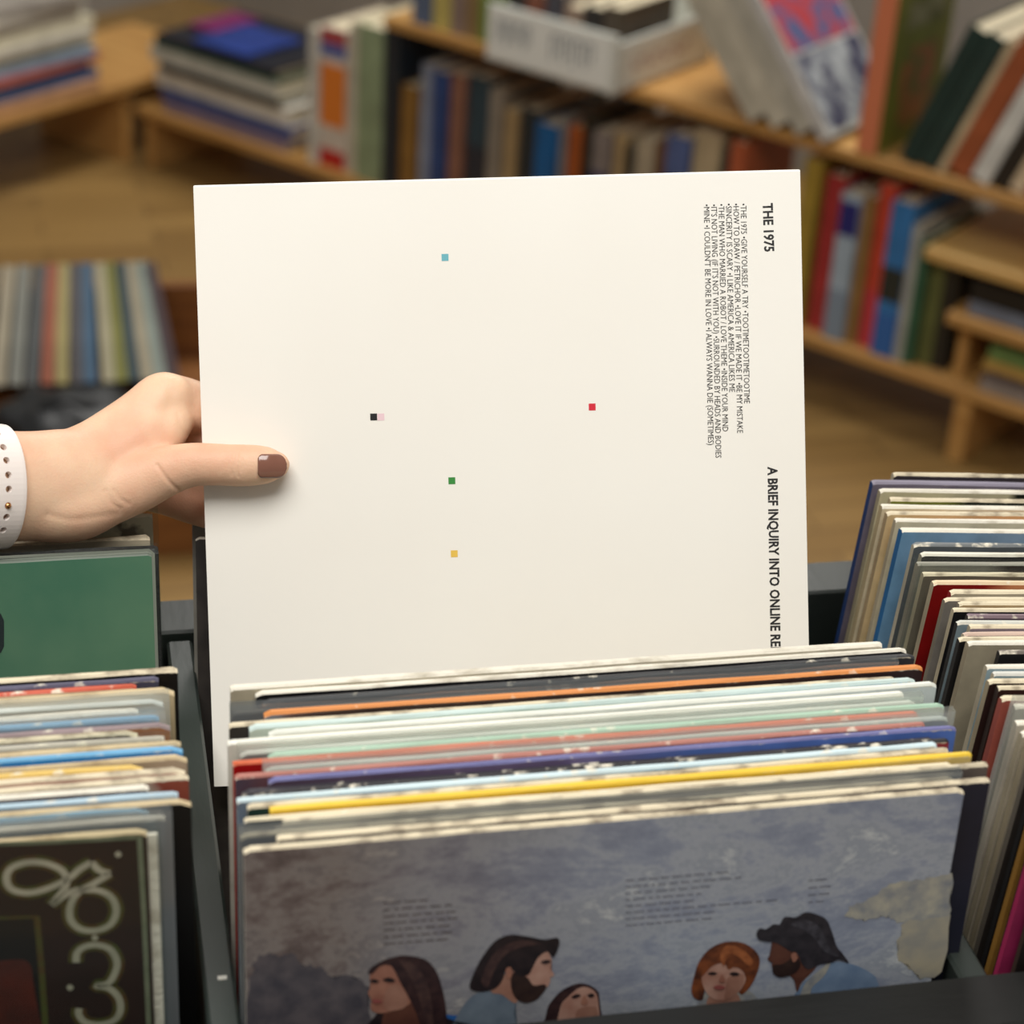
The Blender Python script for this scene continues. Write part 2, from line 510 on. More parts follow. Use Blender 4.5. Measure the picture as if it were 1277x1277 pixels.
# --- left bin, front to back: (x of right end, y, ...)
left = [
    (0.0256, 0.6870, 0.001, [(0, (190, 196, 196)), (1, (150, 160, 166))], M_cream2, PLG, .0030, 'grey sleeve in a wide plastic bag'),
    (0.0191, 0.6935, 0.001, [(0, (110, 160, 188)), (1, (140, 176, 194))], edge_of((128, 172, 196), 0.3), None, .0030, 'light blue sleeve with rubbed rim'),
    (0.0370, 0.6984, 0.000, [(0, (20, 19, 18)), (1, (16, 15, 15))], M_tan, None, .0034, 'black-faced sleeve with tan rim'),
    (0.0320, 0.7040, 0.0, [(0, (90, 112, 134)), (.7, (120, 150, 176)), (1, (190, 206, 214))], edge_of((176, 200, 214), 0.5), None, .0030, 'pale blue sleeve with white chips'),
    (0.0200, 0.7100, 0.0, [(0, (70, 66, 76)), (1, (96, 90, 98))], M_cream2, None, .0032, 'grey sleeve with clean white rim'),
    (0.0371, 0.7150, 0.0, [(0, (206, 196, 180)), (.94, (200, 188, 170)), (.96, (150, 74, 58)), (1, (156, 80, 62))], M_cream, None, .0032, 'cream sleeve with red-brown right margin'),
    (0.0360, 0.7205, 0.0, [(0, (206, 150, 128)), (1, (214, 176, 158))], M_cream, None, .0032, 'salmon-faced sleeve with cream rim'),
    (0.0183, 0.7250, 0.0, [(0, (218, 180, 96)), (1, (222, 190, 116))], edge_of((224, 190, 106), 0.5), None, .0032, 'ochre yellow sleeve'),
    (0.0385, 0.7290, -0.001, [(0, (180, 168, 148)), (1, (190, 172, 146))], M_tan, None, .0030, 'beige sleeve with tan rim'),
    (0.0359, 0.7330, 0.001, [(0, (150, 180, 200)), (.74, (168, 190, 204)), (.77, (40, 136, 214)), (1, (52, 146, 220))], edge_of((110, 172, 214), 0.2), None, .0030, 'sleeve with vivid blue right end'),
    (0.0354, 0.7400, 0.0, [(0, (196, 186, 172)), (1, (190, 172, 138))], M_tan, None, .0034, 'sandy beige sleeve'),
    (0.0286, 0.7445, 0.0, [(0, (150, 142, 136)), (1, (164, 158, 150))], edge_of((200, 192, 180), 0.5), PL, .0030, 'silver-grey bagged sleeve'),
    (0.0173, 0.7490, 0.0, [(0, (60, 38, 34)), (1, (52, 30, 26))], M_cream, None, .0034, 'dark brown sleeve with cream rim'),
    (0.0316, 0.7545, 0.0, [(0, (92, 70, 74)), (.8, (96, 74, 78)), (.9, (168, 110, 74)), (1, (176, 118, 80))], edge_of((150, 132, 134), 0.4), None, .0034, 'mauve sleeve with orange-brown corner'),
    (0.0271, 0.7600, 0.0, [(0, (110, 150, 180)), (1, (100, 160, 206))], edge_of((116, 170, 206), 0.4), PLM, .0034, 'sky blue bagged sleeve'),
    (0.0182, 0.7670, 0.0, [(0, (150, 140, 134)), (1, (176, 166, 156))], M_cream2, None, .0034, 'grey-brown sleeve with white rim'),
    (0.0296, 0.7730, 0.0, [(0, (214, 218, 214)), (1, (190, 180, 160))], edge_of((222, 226, 222), 0.2), PLM, .0034, 'white bagged sleeve'),
    (0.0351, 0.7810, 0.0, [(0, (214, 196, 156)), (1, (206, 186, 148))], M_tan, None, .0040, 'plain buff sleeve with rounded corner'),
    (0.0184, 0.7862, 0.0, [(0, (196, 84, 60)), (.6, (190, 78, 58)), (.7, (226, 206, 180)), (1, (220, 206, 180))], edge_of((200, 92, 68), 0.6), None, .0030, 'brick red sleeve'),
    (0.0286, 0.7900, 0.0, [(0, (86, 82, 100)), (1, (76, 76, 96))], edge_of((92, 90, 112), 0.4), None, .0030, 'slate violet sleeve'),
    (0.0375, 0.7955, 0.001, [(0, (24, 18, 18)), (1, (18, 14, 14))], M_cream, None, .0040, 'black sleeve with broad cream rim'),
]
GL = 'records filed in the left bin'
pk = Packer(0.6805, 0.0042, -0.30, 0.04)
for i, (xr, y, dz, st, ed, bag, t, words) in enumerate(left):
    yaw = random.uniform(-.25, .25)
    xr = min(xr, 0.0345 if bag else 0.0375)
    y = pk.place(xr, y, t, yaw, bag)
    cv = cover_mat('left_cover_%d' % i, st, wear=0.5)
    sleeve('%s, %s from the front in the left bin' % (words, ORD[i + 1]), GL, (xr, y, ZT + dz), cv, ed, None, t,
           yaw=yaw, bow=random.uniform(-.0002, .0002), seed=100 + i, bag=bag, right=True, cut=random.choice([.002, .005]))

# --- right bin, front to back: (x of left end, y, ...), all tipped a little to the right
right = [
    (0.4150, 0.6540, 0, [(0, (34, 28, 26)), (1, (40, 32, 30))], M_tan, (60, 46, 36), None, .0030, 'dark umber sleeve'),
    (0.4105, 0.6600, 0, [(0, (150, 40, 84)), (1, (160, 50, 90))], mat('edge_magenta', (176, 40, 92), .5), (176, 40, 92), None, .0034, 'magenta-edged sleeve'),
    (0.4135, 0.6650, 0, [(0, (24, 22, 22)), (1, (30, 28, 28))], M_cream, (20, 19, 18), None, .0036, 'black-sided sleeve'),
    (0.4120, 0.6700, 0, [(0, (150, 110, 50)), (1, (160, 120, 60))], M_tan, (160, 116, 46), None, .0036, 'golden brown sleeve'),
    (0.4125, 0.6755, 0, [(0, (28, 26, 26)), (1, (30, 28, 28))], M_cream, (24, 22, 22), None, .0034, 'black sleeve with cream rim'),
    (0.4160, 0.6810, 0, [(0, (40, 40, 42)), (1, (40, 40, 42))], M_cream2, (52, 50, 50), None, .0036, 'charcoal sleeve with pale rim'),
    (0.4145, 0.6870, 0, [(0, (60, 54, 50)), (1, (70, 66, 60))], M_cream2, (120, 112, 100), None, .0036, 'dark taupe sleeve'),
    (0.4150, 0.6930, 0, [(0, (196, 184, 160)), (1, (200, 190, 170))], M_cream, (178, 164, 136), None, .0040, 'cream-sided sleeve'),
    (0.4150, 0.6995, 0, [(0, (200, 190, 168)), (1, (200, 190, 170))], M_cream2, (186, 174, 148), None, .0040, 'pale cream sleeve'),
    (0.4158, 0.7075, 0, [(0, (214, 206, 190)), (1, (214, 206, 190))], M_cream2, (196, 188, 172), None, .0042, 'thick ivory sleeve'),
    (0.4205, 0.7200, 0, [(0, (208, 204, 194)), (1, (208, 204, 194))], M_cream2, (168, 160, 148), PLM, .0040, 'ivory sleeve in milky plastic'),
    (0.4171, 0.7275, 0.0, [(0, (176, 92, 78)), (1, (182, 100, 84))], M_cream, (170, 84, 72), None, .0040, 'salmon red sleeve'),
    (0.4190, 0.7360, 0.0, [(0, (58, 36, 30)), (1, (52, 32, 28))], M_cream, (50, 34, 28), None, .0036, 'dark brown sleeve'),
    (0.4167, 0.7417, 0.0, [(0, (52, 32, 28)), (1, (48, 30, 26))], M_cream, (176, 162, 134), None, .0040, 'brown-faced sleeve with cream side'),
    (0.4215, 0.7475, 0.0, [(0, (150, 176, 186)), (1, (160, 184, 192))], edge_of((214, 214, 206), 0.5), (196, 186, 162), None, .0034, 'ice blue sleeve'),
    (0.4206, 0.7536, 0.0, [(0, (176, 196, 202)), (1, (170, 190, 198))], M_cream2, (188, 178, 154), None, .0038, 'pale blue sleeve with torn rim'),
    (0.4323, 0.7655, 0.0, [(0, (26, 24, 24)), (1, (30, 28, 28))], edge_of((120, 112, 104), 0.9), (40, 36, 34), None, .0034, 'black sleeve with ragged white rim'),
    (0.4190, 0.7730, 0.0012, [(0, (176, 164, 140)), (1, (186, 174, 150))], M_cream2, (160, 148, 124), None, .0040, 'large plain beige sleeve'),
    (0.4169, 0.7775, 0.0, [(0, (30, 28, 28)), (1, (30, 28, 28))], M_cream, (26, 24, 24), None, .0034, 'black sleeve behind the beige one'),
    (0.4210, 0.7830, 0.0, [(0, (168, 150, 150)), (1, (160, 144, 146))], edge_of((206, 180, 164), 0.4), (190, 178, 154), None, .0034, 'dusty pink sleeve'),
    (0.4259, 0.7875, 0.001, [(0, (150, 136, 146)), (1, (158, 146, 152))], M_cream, (178, 166, 142), None, .0034, 'grey-mauve sleeve'),
    (0.4218, 0.7935, 0.0, [(0, (140, 160, 168)), (1, (150, 168, 174))], edge_of((206, 206, 196), 0.7), (30, 28, 26), None, .0034, 'blue-grey sleeve with flaking rim'),
    (0.4295, 0.7985, 0.0, [(0, (92, 74, 86)), (1, (98, 80, 90))], edge_of((130, 110, 118), 0.7), (60, 54, 50), None, .0034, 'plum sleeve with chipped white rim'),
    (0.4245, 0.8050, 0.0, [(0, (28, 26, 28)), (1, (30, 28, 28))], M_cream, (190, 178, 152), None, .0034, 'black-faced sleeve with cream side'),
    (0.4298, 0.8105, 0.0, [(0, (206, 176, 132)), (1, (210, 180, 140))], M_cream, (150, 140, 122), None, .0034, 'tan sleeve with cream rim'),
    (0.4239, 0.8150, 0.0, [(0, (140, 134, 126)), (1, (146, 140, 132))], M_cream, (136, 128, 112), None, .0034, 'warm grey sleeve'),
    (0.4299, 0.8215, 0.0, [(0, (196, 184, 160)), (1, (200, 188, 164))], M_cream, (150, 20, 22), None, .0040, 'cream sleeve with red side'),
    (0.4237, 0.8300, 0.0008, [(0, (134, 14, 14)), (.1, (140, 16, 16)), (.14, (222, 150, 104)), (1, (226, 156, 110))], edge_of((230, 206, 170), 0.5), (180, 168, 142), None, .0042, 'orange sleeve with deep red left end'),
    (0.4221, 0.8400, 0.0, [(0, (120, 112, 96)), (1, (126, 118, 104))], M_cream, (186, 174, 146), PL, .0036, 'olive grey bagged sleeve'),
    (0.4231, 0.8505, 0.0, [(0, (150, 144, 132)), (.12, (140, 134, 124)), (.16, (40, 30, 28)), (1, (44, 34, 30))], edge_of((170, 164, 152), 0.3), (160, 152, 136), PL, .0036, 'grey sleeve turning dark brown'),
    (0.4290, 0.8595, 0.0, [(0, (22, 22, 24)), (1, (24, 24, 26))], M_cream2, (176, 166, 144), None, .0040, 'black sleeve with torn white rim'),
    (0.4278, 0.8680, 0.001, [(0, (96, 102, 106)), (1, (104, 110, 114))], edge_of((120, 124, 126), 0.9), (200, 192, 170), None, .0036, 'slate sleeve with frayed white rim'),
    (0.4265, 0.8825, 0.0012, [(0, (120, 164, 200)), (.2, (150, 176, 200)), (.5, (140, 158, 184)), (1, (150, 164, 186))], M_cream2, (40, 110, 170), None, .0050, 'sky blue sleeve with a cobalt side'),
    (0.4273, 0.8940, 0.001, [(0, (222, 208, 176)), (1, (226, 216, 190))], M_cream2, (190, 178, 152), None, .0036, 'creamy white sleeve'),
    (0.4257, 0.9020, 0.001, [(0, (220, 196, 150)), (.2, (222, 170, 120)), (1, (226, 172, 122))], M_cream, (184, 160, 124), None, .0040, 'peach sleeve with cream rim'),
    (0.4252, 0.9090, 0.001, [(0, (226, 214, 184)), (1, (230, 220, 196))], M_cream2, (196, 178, 140), None, .0044, 'cream sleeve with broad worn rim'),
    (0.4330, 0.9165, 0.001, [(0, (128, 132, 52)), (.1, (120, 124, 50)), (.14, (34, 40, 30)), (1, (34, 40, 30))], M_cream, (196, 180, 144), None, .0038, 'dark green sleeve with olive corner'),
    (0.4311, 0.9270, 0.001, [(0, (214, 204, 170)), (.25, (210, 200, 164)), (.28, (34, 36, 28)), (1, (36, 38, 30))], M_cream2, (178, 168, 140), None, .0040, 'cream sleeve turning black'),
    (0.4292, 0.9345, 0.002, [(0, (120, 112, 128)), (1, (112, 104, 120))], edge_of((140, 134, 150), 0.2), (28, 66, 130), None, .0046, 'grey-violet sleeve with dark blue side'),
    (0.4440, 0.9410, 0.003, [(0, (60, 52, 56)), (1, (66, 58, 64))], M_cream, (206, 196, 170), None, .0036, 'rearmost dark sleeve with cream corner'),
]
GR = 'records filed in the right bin'
pk = Packer(0.649, 0.003, 0.40, 0.75)
ORD += ['thirty-seventh', 'thirty-eighth', 'thirty-ninth', 'fortieth']
for i, (xl, y, dz, st, ed, sd, bag, t, words) in enumerate(right):
    yaw = random.uniform(-.15, .15)
    y = pk.place(xl, y, t, yaw, bag)
    cv = cover_mat('right_cover_%d' % i, st, wear=0.6)
    sm = mat('right_side_%d' % i, sd, 0.7, tuple(int(v * 0.82) for v in sd), scale=60, stretch=(1, 1, 0.2))
    sleeve('%s, %s from the front in the right bin' % (words, ORD[i]), GR, (xl, y, ZT + dz), cv, ed, sm, t,
           roll=4.2, lean=2.2, yaw=yaw, bow=random.uniform(-.0002, .0002), seed=200 + i, bag=bag, cut=random.choice([.001, .002]))


# ------------------------------------------------------------------ flat print helpers
def smooth_closed(pts, n=5):
    out = []
    L = len(pts)
    for i in range(L):
        p0, p1, p2, p3 = [np.array(pts[(i + k - 1) % L], float) for k in range(4)]
        for j in range(n):
            t = j / n
            out.append(0.5 * ((2 * p1) + (-p0 + p2) * t + (2 * p0 - 5 * p1 + 4 * p2 - p3) * t * t + (-p0 + 3 * p1 - 3 * p2 + p3) * t ** 3))
    return out


def smooth_open(pts, n=6):
    P = [pts[0]] + list(pts) + [pts[-1]]
    out = []
    for i in range(1, len(P) - 2):
        p0, p1, p2, p3 = [np.array(P[i + k - 1], float) for k in range(4)]
        for j in range(n):
            t = j / n
            out.append(0.5 * ((2 * p1) + (-p0 + p2) * t + (2 * p0 - 5 * p1 + 4 * p2 - p3) * t * t + (-p0 + 3 * p1 - 3 * p2 + p3) * t ** 3))
    out.append(np.array(pts[-1], float))
    return out


class Print:
    """Flat ink on a sleeve face: measured outlines carried onto the face plane, stored in the sleeve's own coordinates."""

    def __init__(self, root, y=0.0):
        self.root = root
        mw = root.matrix_world
        self.inv = mw.inverted()
        self.p0 = mw @ Vector((0, y, 0))
        self.n = (mw.to_3x3() @ Vector((0, 1, 0))).normalized()
        self.y = y

    def pt(self, px, py):
        return self.inv @ on_plane(px, py, self.p0, self.n)

    def fill(self, name, pts, m, lift=0.0001, smooth=True, parent=None, zmax=None):
        P = smooth_closed(pts) if smooth else pts
        bm = bmesh.new()
        vs = []
        for q in P:
            c = self.pt(q[0], q[1])
            z = c.z if zmax is None else min(c.z, zmax)
            vs.append(bm.verts.new((c.x, self.y - lift, z)))
        f = bm.faces.new(vs)
        bmesh.ops.triangulate(bm, faces=[f])
        me = bpy.data.meshes.new(name)
        bm.to_mesh(me)
        bm.free()
        me.materials.append(m)
        return link(bpy.data.objects.new(name, me), parent or self.root)

    def stroke(self, name, pts, width, m, lift=0.0002, smooth=True, parent=None):
        P = [Vector((c.x, c.z)) for c in (self.pt(q[0], q[1]) for q in (smooth_open(pts) if smooth else pts))]
        V, F = [], []
        for i, p in enumerate(P):
            d = (P[min(i + 1, len(P) - 1)] - P[max(i - 1, 0)]).normalized()
            nn = Vector((-d.y, d.x)) * width / 2
            V += [(p.x + nn.x, self.y - lift, p.y + nn.y), (p.x - nn.x, self.y - lift, p.y - nn.y)]
            if i:
                F.append([2 * i - 2, 2 * i - 1, 2 * i + 1, 2 * i])
        return obj(name, V, F, m, parent or self.root)


def set_lift(o):
    return o


# ------------------------------------------------------------------ front sleeve of the middle bin (group portrait against a plaster wall)
M_mural = bpy.data.materials.new('plaster_photo_print')
M_mural.use_nodes = True
nt = M_mural.node_tree
Lk = nt.links.new
b = nt.nodes['Principled BSDF']
b.inputs['Roughness'].default_value = 0.38
tc = nt.nodes.new('ShaderNodeTexCoord')
sp = nt.nodes.new('ShaderNodeSeparateXYZ')
Lk(tc.outputs['Object'], sp.inputs[0])
n1 = nt.nodes.new('ShaderNodeTexNoise'); n1.inputs['Scale'].default_value = 17; n1.inputs['Detail'].default_value = 14; n1.inputs['Roughness'].default_value = 0.78; n1.inputs['Distortion'].default_value = 0.25
mp = nt.nodes.new('ShaderNodeMapping'); mp.inputs['Scale'].default_value = (0.8, 1, 1.5)
Lk(tc.outputs['Object'], mp.inputs[0]); Lk(mp.outputs[0], n1.inputs['Vector'])
r1 = nt.nodes.new('ShaderNodeValToRGB')
cr = r1.color_ramp
cr.elements[0].position = 0.30; cr.elements[0].color = lin((74, 64, 62))
cr.elements[1].position = 0.68; cr.elements[1].color = lin((190, 176, 164))
e = cr.elements.new(0.42); e.color = lin((112, 100, 98))
e = cr.elements.new(0.50); e.color = lin((142, 134, 130))
e = cr.elements.new(0.54); e.color = lin((112, 104, 104))
e = cr.elements.new(0.60); e.color = lin((160, 150, 142))
Lk(n1.outputs[0], r1.inputs[0])
r2 = nt.nodes.new('ShaderNodeValToRGB')
cr = r2.color_ramp
cr.elements[0].position = 0.30; cr.elements[0].color = lin((122, 130, 152))
cr.elements[1].position = 0.66; cr.elements[1].color = lin((222, 226, 226))
e = cr.elements.new(0.46); e.color = lin((152, 160, 178))
e = cr.elements.new(0.52); e.color = lin((176, 182, 192))
e = cr.elements.new(0.56); e.color = lin((154, 162, 176))
Lk(n1.outputs[0], r2.inputs[0])
dv = nt.nodes.new('ShaderNodeMapRange'); dv.inputs['From Min'].default_value = 0.10; dv.inputs['From Max'].default_value = 0.24
n4 = nt.nodes.new('ShaderNodeTexNoise'); n4.inputs['Scale'].default_value = 9
Lk(tc.outputs['Object'], n4.inputs['Vector'])
ma = nt.nodes.new('ShaderNodeMath'); ma.operation = 'MULTIPLY_ADD'; ma.inputs[1].default_value = 0.12
Lk(n4.outputs[0], ma.inputs[0]); Lk(sp.outputs['X'], ma.inputs[2])
Lk(ma.outputs[0], dv.inputs[0])
mx = nt.nodes.new('ShaderNodeMix'); mx.data_type = 'RGBA'
Lk(dv.outputs[0], mx.inputs[0]); Lk(r1.outputs[0], mx.inputs[6]); Lk(r2.outputs[0], mx.inputs[7])
Lk(mx.outputs[2], b.inputs['Base Color'])

front = sleeve('front sleeve of the middle bin, printed with five people against a grey plaster wall', GM,
               (0.0559, 0.6629, ZT), M_mural, M_cream, M_cream2, 0.0034, seed=999, bow=0.0, cut=0.003, jag=0.0004)
bpy.context.view_layer.update()
FP = Print(front, 0.0)
C = lambda n, c, c2=None, sc=60: mat('ink_' + n, c, 0.42, c2, scale=sc * 1.6, detail=8)
hair1 = C('hair_brown', (66, 46, 46), (44, 30, 34), 120)
hair2 = C('hair_dark', (48, 38, 40), (32, 26, 30), 120)
hair3 = C('hair_auburn', (140, 78, 46), (74, 42, 32), 90)
hair4 = C('hair_black', (38, 36, 42), (58, 54, 60), 110)
skin1 = C('skin_tan', (176, 126, 106), (150, 100, 84), 60)
skin2 = C('skin_fair', (196, 156, 140), (172, 126, 110), 60)
hair5 = C('hair_sheen_brown', (84, 62, 58), (58, 42, 44), 140)
hair6 = C('hair_sheen_auburn', (176, 106, 64), (128, 70, 42), 120)
hair7 = C('hair_sheen_black', (78, 76, 84), (44, 42, 48), 140)
skin4 = C('skin_half_shadow', (172, 128, 110), (152, 108, 92), 60)
skin3 = C('skin_shadow', (104, 66, 54), (88, 54, 46), 60)
beard = C('beard', (44, 32, 32), (60, 44, 40), 100)
shirt = C('shirt_grey', (124, 138, 152), (98, 112, 128), 40)
denim = C('denim_blue', (136, 158, 186), (110, 134, 166), 40)
creamp = C('plaster_cream', (188, 184, 168), (140, 144, 150), 70)
creamd = C('plaster_sand', (186, 178, 156), (160, 158, 150), 50)
dusk = C('plaster_dark', (72, 70, 78), (100, 94, 98), 60)
blue = C('shirt_blue', (52, 112, 186), (44, 96, 164), 30)
ink = C('faded_ink', (104, 106, 120), (128, 130, 142), 200)
inkb = C('faded_ink_brown', (84, 76, 76), (104, 96, 96), 200)
lipc = C('lips', (150, 82, 78))
ZC = SLV - 0.004
# wall patches


def ragged(pts, amp, n=5, seed=1):
    r = random.Random(seed)
    out = []
    for i in range(len(pts)):
        (x0, y0), (x1, y1) = pts[i], pts[(i + 1) % len(pts)]
        for j in range(n):
            t = j / n
            out.append((x0 + (x1 - x0) * t + r.uniform(-amp, amp), y0 + (y1 - y0) * t + r.uniform(-amp, amp)))
    return out


FP.fill('plaster_patch', ragged([(1054, 1141), (1062, 1130), (1090, 1118), (1110, 1103), (1150, 1096), (1188, 1088), (1184, 1146), (1122, 1152), (1108, 1143), (1098, 1142), (1080, 1147), (1066, 1146)], 2.2), creamp, 0.00012, smooth=False)
FP.fill('plaster_patch', ragged([(1124, 1150), (1185, 1142), (1176, 1214), (1150, 1222), (1136, 1208), (1120, 1196), (1118, 1176), (1124, 1162)], 2.2, seed=2), creamd, 0.00013, smooth=False)
FP.fill('plaster_patch', ragged([(312, 1218), (322, 1206), (344, 1200), (352, 1188), (366, 1190), (376, 1202), (400, 1206), (414, 1220), (440, 1216), (460, 1232), (462, 1300), (305, 1300)], 2.5, seed=3), dusk, 0.00012, smooth=False)
FP.fill('plaster_patch', ragged([(314, 1206), (322, 1192), (338, 1188), (352, 1196), (344, 1208), (326, 1214)], 1.5, seed=4), dusk, 0.00014, smooth=False)
prl = random.Random(11)


def faded_lines(x0, y0, n, step, wmin, wmax, m, slope):
    """Columns of worn small print, broken into words."""
    for k in range(n):
        x, y = x0, y0 + k * step
        end = x0 + prl.uniform(wmin, wmax)
        while x < end:
            w_ = prl.uniform(5, 16)
            FP.stroke('faded_word', [(x, y - (x - x0) * slope), (x + w_, y - (x + w_ - x0) * slope)], 0.0006, m, 0.00013, smooth=False)
            x += w_ + prl.uniform(2, 5)


faded_lines(780, 1098, 8, 8.0, 60, 190, ink, 0.085)
faded_lines(478, 1126, 7, 8.5, 50, 90, inkb, 0.075)
faded_lines(1008, 1098, 4, 9.0, 14, 26, ink, 0.085)


def person_print(layers):
    base = None
    for k, (nm, pts, m) in enumerate(layers):
        FP.fill(nm, pts, m, 0.00016 + k * 0.00006)


person_print([('printed_jacket', [(462, 1300), (470, 1264), (500, 1258), (540, 1264), (565, 1272), (600, 1282), (600, 1300)], hair2),
              ('printed_neck', [(482, 1255), (520, 1245), (526, 1300), (480, 1300)], skin3),
              ('printed_face', [(461, 1216), (466, 1208), (476, 1203), (490, 1204), (500, 1222), (507, 1238), (512, 1250), (494, 1259), (476, 1263), (464, 1260), (462, 1252), (464, 1248), (459, 1238), (462, 1230)], skin1),
              ('printed_cheek', [(482, 1234), (496, 1226), (508, 1244), (504, 1256), (486, 1260), (478, 1252)], skin4),
              ('printed_hair', [(459, 1213), (463, 1206), (476, 1198), (490, 1193), (506, 1191), (530, 1196), (544, 1211), (552, 1235), (556, 1258), (556, 1282), (545, 1292), (528, 1284), (518, 1260), (508, 1240), (499, 1224), (492, 1210), (486, 1203), (474, 1204), (465, 1213)], hair1),
              ('printed_hair_strand', [(496, 1196), (514, 1200), (530, 1220), (538, 1250), (540, 1284), (532, 1280), (524, 1250), (514, 1222), (502, 1204)], hair5),
              ('printed_brow', [(461, 1223), (466, 1220), (473, 1223), (467, 1225)], hair2),
              ('printed_brow', [(477, 1221), (485, 1218), (493, 1222), (486, 1224)], hair2),
              ('printed_lips', [(463, 1247), (469, 1245), (477, 1248), (469, 1250)], lipc)])
FP.fill('printed_shirt', [(545, 1300), (550, 1268), (566, 1266), (590, 1270), (590, 1300)], blue, 0.00014)
person_print([('printed_shirt', [(562, 1300), (573, 1262), (589, 1242), (604, 1236), (618, 1234), (634, 1242), (644, 1250), (641, 1266), (646, 1300)], shirt),
              ('printed_neck', [(612, 1236), (622, 1216), (640, 1220), (645, 1246), (640, 1250), (626, 1240)], skin4),
              ('printed_face', [(640, 1200), (662, 1192), (682, 1186), (686, 1192), (688, 1198), (686, 1207), (691, 1215), (686, 1219), (686, 1224), (680, 1232), (662, 1236), (645, 1228)], skin2),
              ('printed_beard', [(639, 1213), (650, 1215), (658, 1219), (665, 1228), (678, 1227), (681, 1231), (675, 1240), (667, 1247), (654, 1250), (642, 1243), (637, 1228)], beard),
              ('printed_hair', [(586, 1232), (589, 1217), (600, 1195), (614, 1176), (626, 1168), (640, 1165), (662, 1168), (679, 1171), (695, 1169), (697, 1178), (690, 1193), (682, 1186), (671, 1193), (664, 1206), (658, 1215), (646, 1216), (638, 1208), (630, 1207), (627, 1220), (617, 1232), (600, 1236)], hair2),
              ('printed_hair_strand', [(600, 1222), (610, 1196), (626, 1180), (650, 1172), (676, 1176), (652, 1180), (630, 1190), (616, 1210), (608, 1230)], hair5),
              ('printed_ear', [(630, 1209), (636, 1205), (639, 1213), (634, 1220)], skin1),
              ('printed_brow', [(674, 1199), (681, 1196), (687, 1198), (680, 1201)], hair2)])
person_print([('printed_hair', [(680, 1300), (682, 1261), (688, 1248), (702, 1234), (724, 1226), (744, 1234), (748, 1252), (748, 1300)], hair1),
              ('printed_face', [(696, 1300), (698, 1258), (708, 1243), (724, 1231), (739, 1234), (746, 1250), (744, 1300)], skin2),
              ('printed_beard', [(716, 1300), (718, 1264), (726, 1256), (738, 1255), (745, 1260), (744, 1300)], skin4),
              ('printed_nose', [(724, 1250), (729, 1241), (733, 1250), (728, 1253)], skin1),
              ('printed_brow', [(712, 1243), (719, 1239), (724, 1241), (717, 1244)], hair2),
              ('printed_brow', [(732, 1240), (738, 1238), (741, 1241), (736, 1243)], hair2)])
person_print([('printed_shoulder', [(874, 1260), (880, 1238), (905, 1236), (935, 1236), (948, 1262)], creamp),
              ('printed_neck', [(886, 1240), (914, 1234), (922, 1254), (884, 1258)], skin4),
              ('printed_hair', [(862, 1234), (866, 1215), (872, 1198), (886, 1182), (906, 1174), (928, 1176), (944, 1188), (947, 1202), (940, 1222), (930, 1236), (922, 1238), (915, 1215), (900, 1206), (884, 1212), (878, 1230), (876, 1246), (866, 1244)], hair3),
              ('printed_face', [(875, 1214), (884, 1204), (900, 1200), (918, 1204), (930, 1214), (927, 1228), (917, 1240), (902, 1247), (886, 1243), (877, 1230)], skin2),
              ('printed_cheek', [(908, 1218), (926, 1214), (926, 1228), (915, 1240), (903, 1245), (906, 1230)], skin4),
              ('printed_fringe', [(872, 1218), (878, 1198), (892, 1186), (912, 1182), (932, 1190), (938, 1206), (932, 1222), (926, 1210), (916, 1205), (908, 1208), (902, 1200), (888, 1204), (878, 1214)], hair3),
              ('printed_hair_strand', [(906, 1178), (924, 1182), (938, 1196), (934, 1204), (920, 1192), (908, 1190), (902, 1204), (898, 1190)], hair6),
              ('printed_brow', [(882, 1213), (888, 1211), (894, 1213), (888, 1215)], hair2),
              ('printed_brow', [(909, 1213), (916, 1211), (922, 1214), (915, 1216)], hair2),
              ('printed_nose', [(896, 1222), (900, 1214), (904, 1222), (900, 1224)], skin1),
              ('printed_lips', [(889, 1230), (896, 1227), (904, 1230), (896, 1233)], lipc)])
person_print([('printed_jacket', [(990, 1260), (1000, 1228), (1020, 1212), (1038, 1200), (1062, 1202), (1084, 1212), (1094, 1224), (1096, 1260)], denim),
              ('printed_collar', [(996, 1250), (1004, 1226), (1024, 1208), (1036, 1199), (1028, 1216), (1012, 1232), (1008, 1250)], creamp),
              ('printed_neck', [(984, 1212), (1002, 1196), (1018, 1204), (1000, 1224), (994, 1236), (990, 1222)], skin3),
              ('printed_face', [(963, 1174), (976, 1176), (992, 1186), (998, 1200), (986, 1206), (966, 1207), (962, 1203), (964, 1200), (957, 1196), (961, 1188)], skin3),
              ('printed_beard', [(964, 1203), (974, 1202), (984, 1196), (990, 1190), (998, 1200), (994, 1210), (984, 1216), (972, 1218), (964, 1213)], beard),
              ('printed_hair', [(943, 1164), (947, 1157), (955, 1158), (964, 1152), (972, 1152), (978, 1143), (992, 1143), (1004, 1137), (1016, 1139), (1030, 1146), (1037, 1161), (1043, 1179), (1050, 1188), (1058, 1200), (1046, 1196), (1036, 1200), (1022, 1202), (1008, 1208), (999, 1200), (994, 1187), (986, 1186), (978, 1181), (967, 1175), (953, 1173), (946, 1171)], hair4),
              ('printed_hair_strand', [(986, 1152), (1004, 1146), (1022, 1156), (1034, 1180), (1046, 1192), (1028, 1186), (1014, 1168), (1000, 1158)], hair7),
              ('printed_ear', [(986, 1190), (991, 1187), (994, 1194), (989, 1199)], skin1)])

